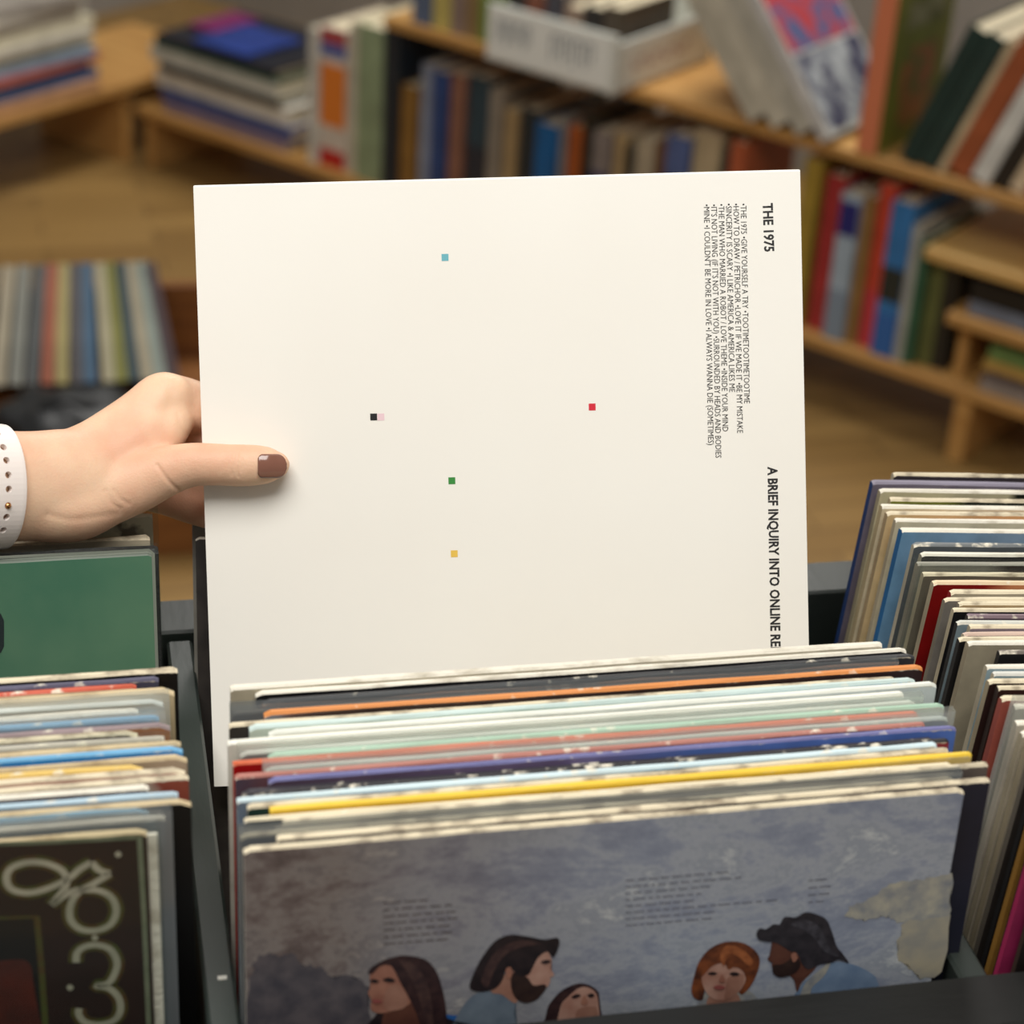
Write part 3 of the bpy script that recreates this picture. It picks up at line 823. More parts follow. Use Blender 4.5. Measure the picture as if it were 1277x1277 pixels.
# ------------------------------------------------------------------ front sleeve of the left bin (brown with scrolled lettering)
M_brown = mat('dark_brown_print', (34, 20, 14), 0.35, (46, 24, 16), scale=30)
brown = sleeve('front sleeve of the left bin, dark brown with pale green scrolled lettering', GL,
               (0.0178, 0.6805, ZT), M_brown, M_tan, mat('side_brown', (120, 96, 76), .6), 0.0036, seed=998, bow=0.0, right=True, cut=0.004)
bpy.context.view_layer.update()
BP = Print(brown, 0.0)
tanp = C('rubbed_tan', (150, 126, 98), (126, 100, 74), 80)
greenl = C('pale_green_line', (128, 134, 110), (108, 116, 92), 60)
glow = C('olive_halo', (74, 84, 34), (84, 58, 24), 80)
letter = C('lettering_cream', (176, 172, 150), (158, 156, 136), 60)
panelc = C('panel_black', (14, 12, 10), (20, 14, 10), 20)
panelr = C('panel_rust', (96, 32, 14), (62, 22, 12), 24)
BP.fill('rubbed_band', [(-60, 1022), (60, 1021), (182, 1018), (182, 1041), (60, 1046), (-60, 1052)], tanp, 0.00012, smooth=False, zmax=SLV - 0.0015)
BP.stroke('border_line', [(-60, 1054), (60, 1050), (170, 1044)], 0.0020, greenl, 0.00014, smooth=False)
BP.stroke('border_line', [(174, 1042), (180, 1150), (186, 1290)], 0.0022, greenl, 0.00016, smooth=False)
BP.fill('inset_panel', [(-60, 1150), (47, 1146), (60, 1300), (-60, 1300)], panelc, 0.00012, smooth=False)
BP.fill('inset_glow', [(-60, 1205), (0, 1198), (36, 1200), (42, 1240), (46, 1300), (-60, 1300)], panelr, 0.00014)
BP.stroke('inset_border', [(-60, 1147), (48, 1143)], 0.0012, glow, 0.00016, smooth=False)
BP.stroke('inset_border', [(46, 1143), (52, 1210), (58, 1300)], 0.0026, glow, 0.00018, smooth=False)
strokes = [
    [(84, 1096), (76, 1084), (56, 1076), (34, 1075), (14, 1082), (8, 1095), (14, 1108), (34, 1113), (58, 1108), (84, 1096), (100, 1083), (114, 1075)],
    [(114, 1075), (124, 1085), (137, 1089)],
    [(137, 1089), (116, 1102), (98, 1112), (88, 1128), (88, 1146), (100, 1158), (120, 1160), (138, 1152), (145, 1136), (140, 1120), (126, 1111), (108, 1109), (88, 1112), (64, 1128)],
    [(84, 1096), (80, 1108), (64, 1128)],
    [(95, 1200), (96, 1188), (106, 1180), (122, 1178), (138, 1184), (146, 1200), (142, 1216), (134, 1226), (120, 1229), (136, 1232), (148, 1244), (150, 1260), (142, 1272), (124, 1277), (106, 1274), (98, 1264), (99, 1257)],
]
for st in strokes:
    BP.stroke('lettering_halo', st, 0.0064, glow, 0.00020)
    BP.stroke('lettering', st, 0.0030, letter, 0.00030)
for (dx, dy) in ((147, 1065), (118, 1169), (87, 1231)):
    BP.fill('lettering_dot', [(dx - 4, dy), (dx, dy - 4), (dx + 5, dy), (dx, dy + 4)], letter, 0.00028)
film(brown, SLV, SLV, 0.0036, PL, 0.0055, 0.002)
vs, fs = box_data(SLV - 0.02, SLV + 0.0042, 0.0012, 0.0026, 0.004, SLV - 0.003, 0)
obj('inner_sleeve', vs, fs, M_cream2, brown)

# ------------------------------------------------------------------ sleeves standing at the back of the left bin
M_green = mat('sea_green_print', (96, 150, 122), 0.22, (124, 168, 136), scale=14, coat=0.6)
M_blackbox = mat('black_leatherette', (30, 31, 32), 0.55, (48, 48, 48), scale=260, bump=0.5, bscale=500)
grn = sleeve('sea green sleeve with a dark mark, standing at the back of the left bin', GL, (0.0315, 0.9070, 0.9900), M_green, mat('edge_greygreen', (130, 138, 128), .5), None,
             0.0034, lean=3.4, seed=301, bow=0.0, right=True, bag=PL, jag=0.0002)
bpy.context.view_layer.update()
GP = Print(grn, 0.0)
GP.fill('printed_letter', [(-14, 764), (1, 765), (5, 774), (5, 806), (1, 814), (-14, 815)], C('charcoal', (50, 60, 62)), 0.00014, smooth=False)
for pts in ([(-60, 698), (0, 695), (186, 686), (191, 690), (196, 840)],):
    GP.stroke('pale_border', pts, 0.0016, C('border_pale', (168, 172, 160)), 0.00012, smooth=False)
blk = sleeve('thick black box set directly behind the green sleeve', GL, (0.0352, 0.9150, 0.9870), M_blackbox, M_blackbox, M_blackbox, 0.0085,
             lean=3.4, seed=302, bow=0.0, right=True, jag=0.0012, name='record_box')
M_torn = mat('torn_grey_print', (214, 208, 190), 0.6, (120, 114, 104), scale=55, lo=0.52, hi=0.60)
trn = sleeve('torn cream and grey sleeve in clear plastic, behind the wrist in the left bin', GL, (0.0345, 0.9630, 0.9810), M_torn, M_cream2, None, 0.0040,
             lean=3.4, seed=303, bow=0.0, right=True, bag=PL, jag=0.0016)
crm = sleeve('cream sleeve with frayed rim, between the black box set and the torn sleeve', GL, (0.0320, 0.9410, 0.9800), cover_mat('frayed', [(0, (206, 194, 168)), (1, (196, 184, 160))]), M_cream, None, 0.0040,
             lean=3.4, seed=304, bow=0.0, right=True, jag=0.0016)

# ------------------------------------------------------------------ the white sleeve being pulled out
TL = CAM + ray(241, 231) * 1.0652
TR = CAM + ray(998, 211) * 1.0652
BL = CAM + ray(272, 985) * 1.083
EX = (TR - TL).normalized()
EZ = (TL - BL)
EZ = (EZ - EX * EZ.dot(EX)).normalized()
EY = EZ.cross(EX).normalized()          # away from the camera
WBL = TL - EZ * SLV
MW = Matrix(((EX.x, EY.x, EZ.x, WBL.x), (EX.y, EY.y, EZ.y, WBL.y), (EX.z, EY.z, EZ.z, WBL.z), (0, 0, 0, 1)))
M_white = mat('white_card', (247, 244, 236), 0.5, (244, 240, 231), scale=5, bump=0.02, bscale=300)
M_wedge = mat('white_card_edge', (236, 232, 220), 0.6)
lp = empty('record_sleeve')
lp.matrix_world = MW
V, F, MI = sleeve_mesh(SLV, SLV, 0.0040, 0.0, seed=5, jag=0.0, cut=0.0006)
obj('card_jacket', V, F, [M_white, M_white, M_wedge], lp, MI)
tag(lp, 'white record sleeve with tiny coloured squares and sideways black text, held up by the hand', 'record')
bpy.context.view_layer.update()
WP = Print(lp, 0.0)
for nm, px, py, c in (('cyan', 555, 321, (108, 182, 194)), ('black', 466, 520, (22, 22, 24)), ('pink', 475, 520, (240, 208, 214)),
                      ('red', 738.5, 507.5, (216, 34, 56)), ('green', 563.5, 599.5, (52, 140, 58)), ('yellow', 566.5, 690.5, (236, 196, 84))):
    c0 = WP.pt(px, py)
    hs = 0.0018
    V = [(c0.x - hs, -0.0001, c0.z - hs), (c0.x + hs, -0.0001, c0.z - hs), (c0.x + hs, -0.0001, c0.z + hs), (c0.x - hs, -0.0001, c0.z + hs)]
    o = obj('printed_square', V, [[0, 1, 2, 3]], mat('ink_square_' + nm, c, 0.5), lp)
    o['label'] = 'small %s printed square' % nm
M_ink = mat('black_ink', (34, 33, 34), 0.5)
M_ink2 = mat('grey_ink', (36, 35, 36), 0.5)


def text_on(plane, name, body, p_start, p_end, cap, m, bold=0.0, lift=0.00012):
    """Text running from p_start to p_end (measured), letter tops to the right of the line of writing."""
    a = plane.pt(*p_start)
    b_ = plane.pt(*p_end)
    cu = bpy.data.curves.new(name, 'FONT')
    cu.body = body
    cu.size = 1.0
    cu.offset = bold
    cu.resolution_u = 2
    to = bpy.data.objects.new(name, cu)
    COL.objects.link(to)
    dg = bpy.context.evaluated_depsgraph_get()
    me = bpy.data.meshes.new_from_object(to.evaluated_get(dg))
    bpy.data.objects.remove(to, do_unlink=True)
    co = np.empty(len(me.vertices) * 3)
    me.vertices.foreach_get('co', co)
    co = co.reshape(-1, 3)
    x0, x1 = co[:, 0].min(), co[:, 0].max()
    y1 = 0.729
    d = Vector((b_.x - a.x, b_.z - a.z))
    L = d.length
    d.normalize()
    up = Vector((-d.y, d.x))
    u = (co[:, 0] - x0) / (x1 - x0) * L
    v = co[:, 1] / y1 * cap
    out = np.empty_like(co)
    out[:, 0] = a.x + d.x * u + up.x * v
    out[:, 2] = a.z + d.y * u + up.y * v
    out[:, 1] = plane.y - lift
    me.vertices.foreach_set('co', out.reshape(-1))
    me.update()
    me.materials.clear()
    me.materials.append(m)
    me.name = name
    return link(bpy.data.objects.new(name, me), plane.root)


text_on(WP, 'printed_title', 'THE 1975', (951.5, 253.5), (953.5, 314), 0.0052, M_ink, 0.03)
text_on(WP, 'printed_title', 'A BRIEF INQUIRY INTO ONLINE RELATIONSHIPS', (957.5, 582), (963.0, 892), 0.0052, M_ink, 0.03)
lines = [
    ('\u25cfTHE 1975 \u25cfGIVE YOURSELF A TRY \u25cfTOOTIMETOOTIMETOOTIME', (923.5, 254), (928.0, 503)),
    ('\u25cfHOW TO DRAW / PETRICHOR \u25cfLOVE IT IF WE MADE IT \u25cfBE MY MISTAKE', (914.3, 254), (919.4, 540)),
    ('\u25cfSINCERITY IS SCARY \u25cfI LIKE AMERICA & AMERICA LIKES ME', (905.2, 254), (909.4, 489)),
    ('\u25cfTHE MAN WHO MARRIED A ROBOT / LOVE THEME \u25cfINSIDE YOUR MIND', (896.0, 254.5), (901.0, 538)),
    ("\u25cfIT'S NOT LIVING (IF IT'S NOT WITH YOU) \u25cfSURROUNDED BY HEADS AND BODIES", (886.8, 255), (892.4, 571)),
    ("\u25cfMINE \u25cfI COULDN'T BE MORE IN LOVE \u25cfI ALWAYS WANNA DIE (SOMETIMES)", (877.6, 255), (883.0, 555)),
]
for body, a, c in lines:
    text_on(WP, 'printed_track_line', body.replace(chr(9679), chr(8226)), a, c, 0.0032, M_ink2, 0.0)

# sleeves behind the white one, leaning on the back rail
lean_b = math.degrees(math.atan2((TL - WBL).y, (TL - WBL).z))
M_dkmar = mat('black_marble_print', (40, 36, 34), 0.4, (60, 54, 50), scale=50)
sleeve('dark marbled sleeve whose left side shows behind the white sleeve', GM, (0.0565, 0.9560, 0.9695), M_dkmar, M_cream2, M_dkmar, 0.0040, lean=26.0, yaw=-4, seed=401, bow=0, bag=None)
sleeve('grey plastic-bagged sleeve behind the dark marbled one, rear of the middle bin', GM, (0.0560, 0.9760, 0.9770), cover_mat('rear_grey', [(0, (150, 146, 136)), (1, (120, 118, 112))]), M_cream2, None, 0.0040, lean=26.0, yaw=-4, seed=402, bow=0, bag=None)

# ------------------------------------------------------------------ hand
HN = -EY     # outwards from the sleeve's face


def H(px, py, wmm):
    return on_plane(px, py, WBL + HN * (wmm / 1000.0), HN)


def loft(chain, nseg=24):
    """chain of (px, py, w_mm, r_in_plane_mm, r_depth_mm): a closed tapering limb."""
    P = [H(c[0], c[1], c[2]) for c in chain]
    # resample smoothly
    pts, rs = [], []
    full = [np.array([*P[i], (chain[i][3] + 0.7) / 1000, (chain[i][4] + 0.6) / 1000]) for i in range(len(P))]
    S = smooth_open(full, 5)
    V, F = [], []
    n = len(S)
    rings = 0

    def ring(c, t, r1, r2):
        n1 = HN.cross(t)
        if n1.length < 1e-4:
            n1 = EZ.copy()
        n1.normalize()
        n2 = t.cross(n1).normalized()
        for k in range(nseg):
            a = 2 * math.pi * k / nseg
            V.append(c + n1 * (r1 * math.cos(a)) + n2 * (r2 * math.sin(a)))
    tang = []
    for i in range(n):
        a = Vector(S[max(i - 1, 0)][:3]); c = Vector(S[min(i + 1, n - 1)][:3])
        tang.append((c - a).normalized())
    # rounded start
    for k in (0.95, 0.7, 0.4):
        s = S[0]; q = math.sqrt(1 - k * k)
        ring(Vector(s[:3]) - tang[0] * (min(s[3], s[4]) * k), tang[0], s[3] * q, s[4] * q); rings += 1
    for i in range(n):
        ring(Vector(S[i][:3]), tang[i], S[i][3], S[i][4]); rings += 1
    for k in (0.4, 0.7, 0.95):
        s = S[-1]; q = math.sqrt(1 - k * k)
        ring(Vector(s[:3]) + tang[-1] * (min(s[3], s[4]) * k), tang[-1], s[3] * q, s[4] * q); rings += 1
    for i in range(rings - 1):
        for k in range(nseg):
            a = i * nseg + k; b2 = i * nseg + (k + 1) % nseg
            F.append([a, b2, b2 + nseg, a + nseg])
    F.append([k for k in range(nseg)][::-1])
    F.append([(rings - 1) * nseg + k for k in range(nseg)])
    return V, F


K = 0.416      # mm per pixel at the sleeve
chains = [
    # forearm and wrist
    [(-230, 612, 112, 30, 24), (-110, 609, 72, 28.5, 21.5), (-20, 607, 44, 28, 20), (40, 606, 28, 27.5, 19.0), (90, 601, 17, 27.5, 18.5), (125, 588, 8, 25, 17)],
    # index ray
    [(40, 600, 24, 24, 18), (85, 592, 15, 23, 18), (120, 571, 6, 20, 16), (150, 545, -3, 17, 14), (180, 519, -10, 15, 12.5), (205, 499, -15, 15, 12), (214, 502, -17, 13, 11)],
    # thumb
    [(50, 628, 27, 19, 16), (92, 630, 19, 18.5, 17), (130, 614, 13, 17.5, 15), (170, 601, 10, 15.6, 13), (206, 588, 10, 12.8, 11.4), (235, 580, 10.5, 11.1, 10.4), (258, 579, 10.4, 10.6, 9.9),
     (285, 580, 10, 10.4, 9.4), (305, 580.5, 9.8, 10.5, 9.2), (325, 580, 9.4, 9.9, 8.6), (340, 580, 8.6, 8.6, 7.4), (348, 580, 7.8, 6.4, 5.6)],
    # middle, ring and little finger rays through the palm
    [(50, 604, 18, 21, 18), (110, 584, -6, 18, 16), (165, 552, -26, 16, 13), (200, 532, -35, 13, 12)],
    [(60, 610, 12, 20, 16), (120, 598, -14, 17, 14), (170, 580, -36, 14, 12)],
    [(60, 622, 14, 17, 15), (110, 622, -8, 15, 14), (160, 606, -32, 12, 11)],
    # web between thumb and forefinger
    [(100, 590, 12, 23, 16), (140, 574, 5, 21, 14), (175, 555, -1, 18, 12), (202, 536, -7, 14, 10.5), (216, 524, -12, 11, 9.5)],
    # fingers
    [(203, 500, -17, 14.5, 12), (226, 504, -23, 14.5, 11), (250, 509, -25, 13, 10.5), (285, 520, -20, 9.3, 9), (330, 532, -14, 8.4, 7.6), (352, 536, -12.5, 6.5, 6)],
    [(200, 532, -35, 12, 11), (232, 545, -40, 10.5, 10), (280, 556, -28, 9, 8.6), (325, 562, -15, 8, 7.6), (345, 566, -12.5, 6.5, 6)],
    [(170, 580, -38, 12, 11), (215, 594, -42, 10.5, 10), (272, 606, -28, 8.8, 8.4), (310, 612, -15, 8, 7.4), (328, 614, -12.5, 6.5, 6)],
    [(160, 606, -36, 11, 10.5), (205, 618, -38, 10, 9.4), (248, 634, -30, 9.2, 8.6), (285, 646, -16, 7.8, 7.2), (300, 650, -12.5, 6, 5.6)],
]
HV, HF = merge(*[loft(c) for c in chains])
tmp = obj('hand_tmp', HV, HF, mat('skin', (238, 200, 168), 0.48, (228, 176, 146), scale=26, sss=0.12, bump=0.12, bscale=900, spec=0.35))
rm = tmp.modifiers.new('r', 'REMESH'); rm.mode = 'VOXEL'; rm.voxel_size = 0.0014
sm = tmp.modifiers.new('s', 'SMOOTH'); sm.factor = 0.5; sm.iterations = 28
sd = tmp.modifiers.new('d', 'SUBSURF'); sd.levels = 1; sd.render_levels = 1
dg = bpy.context.evaluated_depsgraph_get()
hme = bpy.data.meshes.new_from_object(tmp.evaluated_get(dg))
bpy.data.objects.remove(tmp, do_unlink=True)
nv = len(hme.vertices)
co = np.empty(nv * 3); hme.vertices.foreach_get('co', co); co = co.reshape(-1, 3)
no = np.empty(nv * 3); hme.vertices.foreach_get('normal', no); no = no.reshape(-1, 3)
A_ex, A_ez, A_n, A_o = (np.array(v) for v in (EX, EZ, HN, TL))
facing = no @ A_n


def project(c):
    d = c - np.array(CAM)
    zz = d @ np.array(FWD)
    return 638.5 + FPX * (d @ np.array(RIGHT)) / zz, 638.5 - FPX * (d @ np.array(UP)) / zz


PX, PY = project(co)


def groove(poly, depth_mm, sigma_px):
    best = np.full(nv, 1e9)
    P = smooth_open(poly, 6)
    for a, c in zip(P[:-1], P[1:]):
        d = c - a
        L2 = max(d @ d, 1e-9)
        t = np.clip(((PX - a[0]) * d[0] + (PY - a[1]) * d[1]) / L2, 0, 1)
        best = np.minimum(best, np.hypot(PX - a[0] - t * d[0], PY - a[1] - t * d[1]))
    wgt = np.exp(-(best / sigma_px) ** 2) * (facing > 0.05)
    return (wgt * depth_mm / 1000.0)[:, None]


off = np.zeros(nv)[:, None]
off = off + groove([(288, 568), (287, 580), (289, 592)], 0.30, 2.2) + groove([(296, 566), (295, 581), (297, 594)], 0.36, 2.2) + groove([(301, 572), (301, 588)], 0.2, 2.0)
off = off + groove([(196, 580), (204, 592), (213, 603), (222, 611)], 0.6, 2.6)
off = off + groove([(236, 546), (226, 530), (222, 516)], 0.25, 3.0)
off = off + groove([(60, 642), (90, 648), (125, 644), (150, 640)], 0.35, 5.0) + groove([(132, 612), (140, 628), (150, 634)], 0.35, 3.0) + groove([(143, 612), (150, 622), (160, 628)], 0.3, 3.0)
off = off + groove([(214, 490), (210, 512), (206, 530)], 0.5, 10.0)
off = off - groove([(150, 560), (180, 530), (203, 495)], 0.5, 12.0)
co = co - no * off
hme.vertices.foreach_set('co', co.reshape(-1))
hme.polygons.foreach_set('use_smooth', [True] * len(hme.polygons))
hme.update()
hme.materials.clear()
hme.materials.append(_mats['skin'])
hme.name = 'hand'
hand = bpy.data.objects.new('hand', hme)
link(hand)
tag(hand, 'left hand reaching in from the left, thumb pressed on the white sleeve', 'hand')

# thumbnail, shaped over the thumb's end
hb = [Vector(c) for c in co]
sel = (PX > 312) & (PX < 362) & (PY > 560) & (PY < 604) & (facing > 0.1) & (((co - A_o) @ A_n) > 0.004)
sx_, sy_, sw_ = PX[sel], PY[sel], ((co - A_o) @ A_n)[sel] * 1000


def thumb_w(px, py):
    d2 = (sx_ - px) ** 2 + (sy_ - py) ** 2
    k = np.argsort(d2)[:6]
    ww = 1 / (d2[k] + 0.5)
    return float((sw_[k] * ww).sum() / ww.sum())


V, F = [], []
NU, NVV = 16, 12
for i in range(NU + 1):
    u = i / NU
    px = 321.5 + 36.0 * u
    if u < 0.15:
        half = 14.6 * math.sqrt(max(0.45, 1 - ((0.15 - u) / 0.2) ** 2))
    elif u > 0.66:
        half = 14.6 * math.sqrt(max(0.02, 1 - ((u - 0.66) / 0.345) ** 2))
    else:
        half = 14.6
    crest = thumb_w(min(px, 344), 580.5) + 0.55 - 0.16 * max(0.0, px - 344)
    for j in range(NVV + 1):
        v = -1 + 2 * j / NVV
        V.append(H(px, 581.2 + half * v, crest - 1.55 * (half * v / 14.6) ** 2))
for i in range(NU):
    for j in range(NVV):
        a = i * (NVV + 1) + j
        F.append([a, a + 1, a + NVV + 2, a + NVV + 1])
nail = obj('thumbnail', V, F, mat('brown_polish', (132, 88, 72), 0.12, coat=0.8), None, smooth=True)
so = nail.modifiers.new('t', 'SOLIDIFY'); so.thickness = 0.0008; so.offset = 0
nail.parent = hand
nail['label'] = 'glossy brown nail polish'

# ------------------------------------------------------------------ watch strap
M_strap = mat('white_silicone', (246, 236, 230), 0.35, spec=0.4)
strap = empty('watch_strap', tuple(H(0, 607, 30)))
tag(strap, 'pale pink-white perforated silicone watch strap around the wrist', 'watch strap')
ax0 = H(40, 606, 28)
ax1 = H(-110, 609, 72)
axd = (ax1 - ax0).normalized()
sn1 = HN.cross(axd).normalized()
sn2 = axd.cross(sn1).normalized()
if sn2.dot(HN) < 0:
    sn2 = -sn2
if sn1.dot(EZ) < 0:
    sn1 = -sn1
c_edge = H(6, 607, 37)
wid = 0.022
V, F = [], []
NA, prof = 72, [(0.0, 0.0006), (0.0006, 0.0), (0.0022, 0.0), (0.0028, 0.0006), (0.0030, 0.002), (0.0030, wid - 0.002), (0.0028, wid - 0.0006), (0.0022, wid), (0.0006, wid), (0.0, wid - 0.0006)]
for k in range(NA):
    a = 2 * math.pi * k / NA
    for (dr, dw) in prof:
        r1, r2 = 0.0287 + dr, 0.0206 + dr
        V.append(c_edge + axd * dw + sn1 * (r1 * math.cos(a)) + sn2 * (r2 * math.sin(a)))
npf = len(prof)
for k in range(NA):
    for j in range(npf):
        a = k * npf + j; b2 = ((k + 1) % NA) * npf + j
        a2 = k * npf + (j + 1) % npf; b3 = ((k + 1) % NA) * npf + (j + 1) % npf
        F.append([a, b2, b3, a2])
band = obj('band', V, F, M_strap, None)
# perforations, cut right through
cv, cf = [], []
hole_pts = []
for (hx, hy) in ((6, 557), (8, 572.5), (9, 590), (8.5, 607), (6, 627), (4, 641), (1, 657), (8, 541)):
    v = max(-1.0, min(1.0, (607 - hy) * K / 1000 / 0.0317))
    a = math.acos(v)
    dirn = sn1 * (0.0302 * math.cos(a)) + sn2 * (0.0221 * math.sin(a))
    cc = c_edge + axd * 0.0105 + dirn
    nr = (sn1 * (math.cos(a) / 0.0302) + sn2 * (math.sin(a) / 0.0221)).normalized()
    hole_pts.append((cc, nr))
    t1 = axd; t2 = nr.cross(t1).normalized()
    k0 = len(cv)
    for s_ in (-0.006, 0.006):
        for q in range(12):
            an = 2 * math.pi * q / 12
            cv.append(cc + nr * s_ + (t1 * math.cos(an) + t2 * math.sin(an)) * 0.0018)
    for q in range(12):
        cf.append([k0 + q, k0 + (q + 1) % 12, k0 + 12 + (q + 1) % 12, k0 + 12 + q])
    cf.append([k0 + q for q in range(12)][::-1])
    cf.append([k0 + 12 + q for q in range(12)])
cutter = obj('cutter', cv, cf, M_strap)
for m_o in (band, cutter):
    bm = bmesh.new(); bm.from_mesh(m_o.data); bmesh.ops.recalc_face_normals(bm, faces=bm.faces); bm.to_mesh(m_o.data); bm.free()
bo = band.modifiers.new('b', 'BOOLEAN'); bo.operation = 'DIFFERENCE'; bo.object = cutter; bo.solver = 'EXACT'
dg = bpy.context.evaluated_depsgraph_get()
bme = bpy.data.meshes.new_from_object(band.evaluated_get(dg))
bpy.data.objects.remove(band, do_unlink=True)
bpy.data.objects.remove(cutter, do_unlink=True)
bme.name = 'band'
band = bpy.data.objects.new('band', bme)
link(band)
bpy.context.view_layer.update()
band.parent = strap
band.matrix_parent_inverse = strap.matrix_world.inverted()
bm = bmesh.new()
bmesh.ops.create_uvsphere(bm, u_segments=16, v_segments=10, radius=0.0017)
pc, pn = hole_pts[4]
for v in bm.verts:
    v.co = v.co + pc + pn * 0.0012
pm = bpy.data.meshes.new('pin'); bm.to_mesh(pm); bm.free()
pm.materials.append(mat('rose_gold', (196, 140, 90), 0.25, metal=1.0))
pin = link(bpy.data.objects.new('pin', pm))
pin.parent = strap
pin.matrix_parent_inverse = strap.matrix_world.inverted()
pin['label'] = 'gold fastening pin'

# ------------------------------------------------------------------ bookshelves
M_pine = mat('pine', (198, 152, 88), 0.5, (176, 128, 68), scale=7, stretch=(1, 14, 14), bump=0.05)
M_pine2 = mat('pine_pale', (214, 176, 108), 0.45, (200, 156, 88), scale=7, stretch=(1, 14, 14), bump=0.05)
sh = shelf_empty('bookshelf', 0, 0, 0)
tag(sh, 'long low pine bookshelf running diagonally behind the records', 'bookshelf')


def sbox(name, s0, s1, b0, b1, z0, z1, m=M_pine, parent=sh, bev=0.002):
    return box(name, s0, s1, b0, b1, z0, z1, m, parent, bev)


sbox('shelf_board', -0.04, 2.7, 0.0, 0.30, 0.115, 0.135)
sbox('shelf_board', 0.62, 2.7, 0.0, 0.30, 0.445, 0.465)
sbox('support_panel', -0.035, -0.012, 0.02, 0.30, 0.0, 0.1145)
sbox('support_panel', 1.836, 1.866, 0.005, 0.30, 0.0, 0.1145)
sbox('support_panel', 2.66, 2.69, 0.005, 0.30, 0.0, 0.1145)
sbox('upright_panel', 0.625, 0.643, 0.24, 0.30, 0.1355, 0.4445)
sbox('upright_panel', 2.66, 2.69, 0.02, 0.30, 0.1355, 0.4445)

lsh = empty('corner_shelf', tuple(S0), (0, 0, SANG))
tag(lsh, 'low pine shelf on the left, meeting the long bookshelf in the corner', 'bookshelf')
box('shelf_board', -0.36, -0.055, -1.3, 0.30, 0.160, 0.180, M_pine, lsh)
box('support_panel', -0.34, -0.075, 0.0, 0.025, 0.0, 0.1595, M_pine, lsh)
box('support_panel', -0.34, -0.075, -1.28, -1.255, 0.0, 0.1595, M_pine, lsh)
box('support_panel', -0.34, -0.075, 0.27, 0.295, 0.0, 0.1595, M_pine, lsh)

msh = shelf_empty('step_shelf', 0, 0, 0)
tag(msh, 'small pale pine step shelf at the right end of the long bookshelf', 'bookshelf')
box('shelf_board', 1.745, 2.6, -0.005, 0.29, 0.326, 0.347, M_pine2, msh, 0.003)
box('shelf_board', 1.80, 2.6, -0.005, 0.29, 0.232, 0.254, M_pine, msh, 0.003)
box('end_panel', 1.812, 1.830, 0.03, 0.285, 0.1355, 0.2315, M_pine, msh)
box('end_panel', 1.806, 1.820, 0.15, 0.285, 0.2545, 0.3255, M_pine, msh)
box('end_panel', 2.57, 2.59, 0.03, 0.285, 0.1355, 0.2315, M_pine, msh)
box('end_panel', 2.57, 2.59, 0.03, 0.285, 0.2545, 0.3255, M_pine, msh)

M_page = mat('book_pages', (226, 214, 186), 0.8, (206, 192, 160), scale=3, stretch=(160, 1, 1))
_bk = {}


def book(label, group, s, b, z, t, d, h, col, lean=0.0, bands=(), side=None, cat='book', rough=0.4, name='book', flat=None, extra=0.0):
    """Upright hardback: spine towards the aisle. flat='spine' lays it down with the spine in front."""
    key = '%d_%d_%d' % col
    cm = mat('cloth_' + key, col, rough, tuple(int(v * 0.86) for v in col), scale=18)
    root = shelf_empty(name, s, b, z, extra)
    c = 0.0022
    vs, fs = merge(box_data(0, c, 0, d, 0, h, 0), box_data(t - c, t, 0, d, 0, h, 0), box_data(c, t - c, 0, c, 0, h, 0))
    cov = obj('cover', vs, fs, cm, root)
    pv, pf = box_data(c, t - c, c, d - 0.004, 0.003, h - 0.003, 0)
    obj('pages', pv, pf, M_page, root)
    for (z0, z1, bc) in bands:
        bv, bf = box_data(0.0006, t - 0.0006, -0.0006, 0.0, h * z0, h * z1, 0)
        obj('spine_band', bv, bf, mat('band_%d_%d_%d' % bc, bc, 0.45), root)
    if side:
        for (y0, y1, z0, z1, bc, bc2) in side:
            bv, bf = box_data(t, t + 0.0006, d * y0, d * y1, h * z0, h * z1, 0)
            obj('cover_print', bv, bf, mat('sidep_%d_%d_%d' % bc, bc, 0.4, bc2, scale=26, lo=.42, hi=.58), root)
    if flat:
        root.rotation_euler = Euler((0, math.radians(90), 0)).to_matrix().to_4x4().to_euler()
        R = Matrix.Rotation(SANG + extra, 4, 'Z') @ Matrix.Rotation(math.radians(90), 4, 'Y')
        root.matrix_world = Matrix.Translation(root.location + Vector((0, 0, t))) @ R
    elif lean:
        a = math.radians(lean)
        R = Matrix.Rotation(SANG + extra, 4, 'Z') @ Matrix.Rotation(a, 4, 'Y')
        up_ = t * math.sin(a) if a > 0 else 0.0
        root.matrix_world = Matrix.Translation(root.location + Vector((0, 0, up_))) @ R
    tag(root, label, cat, group)
    return root


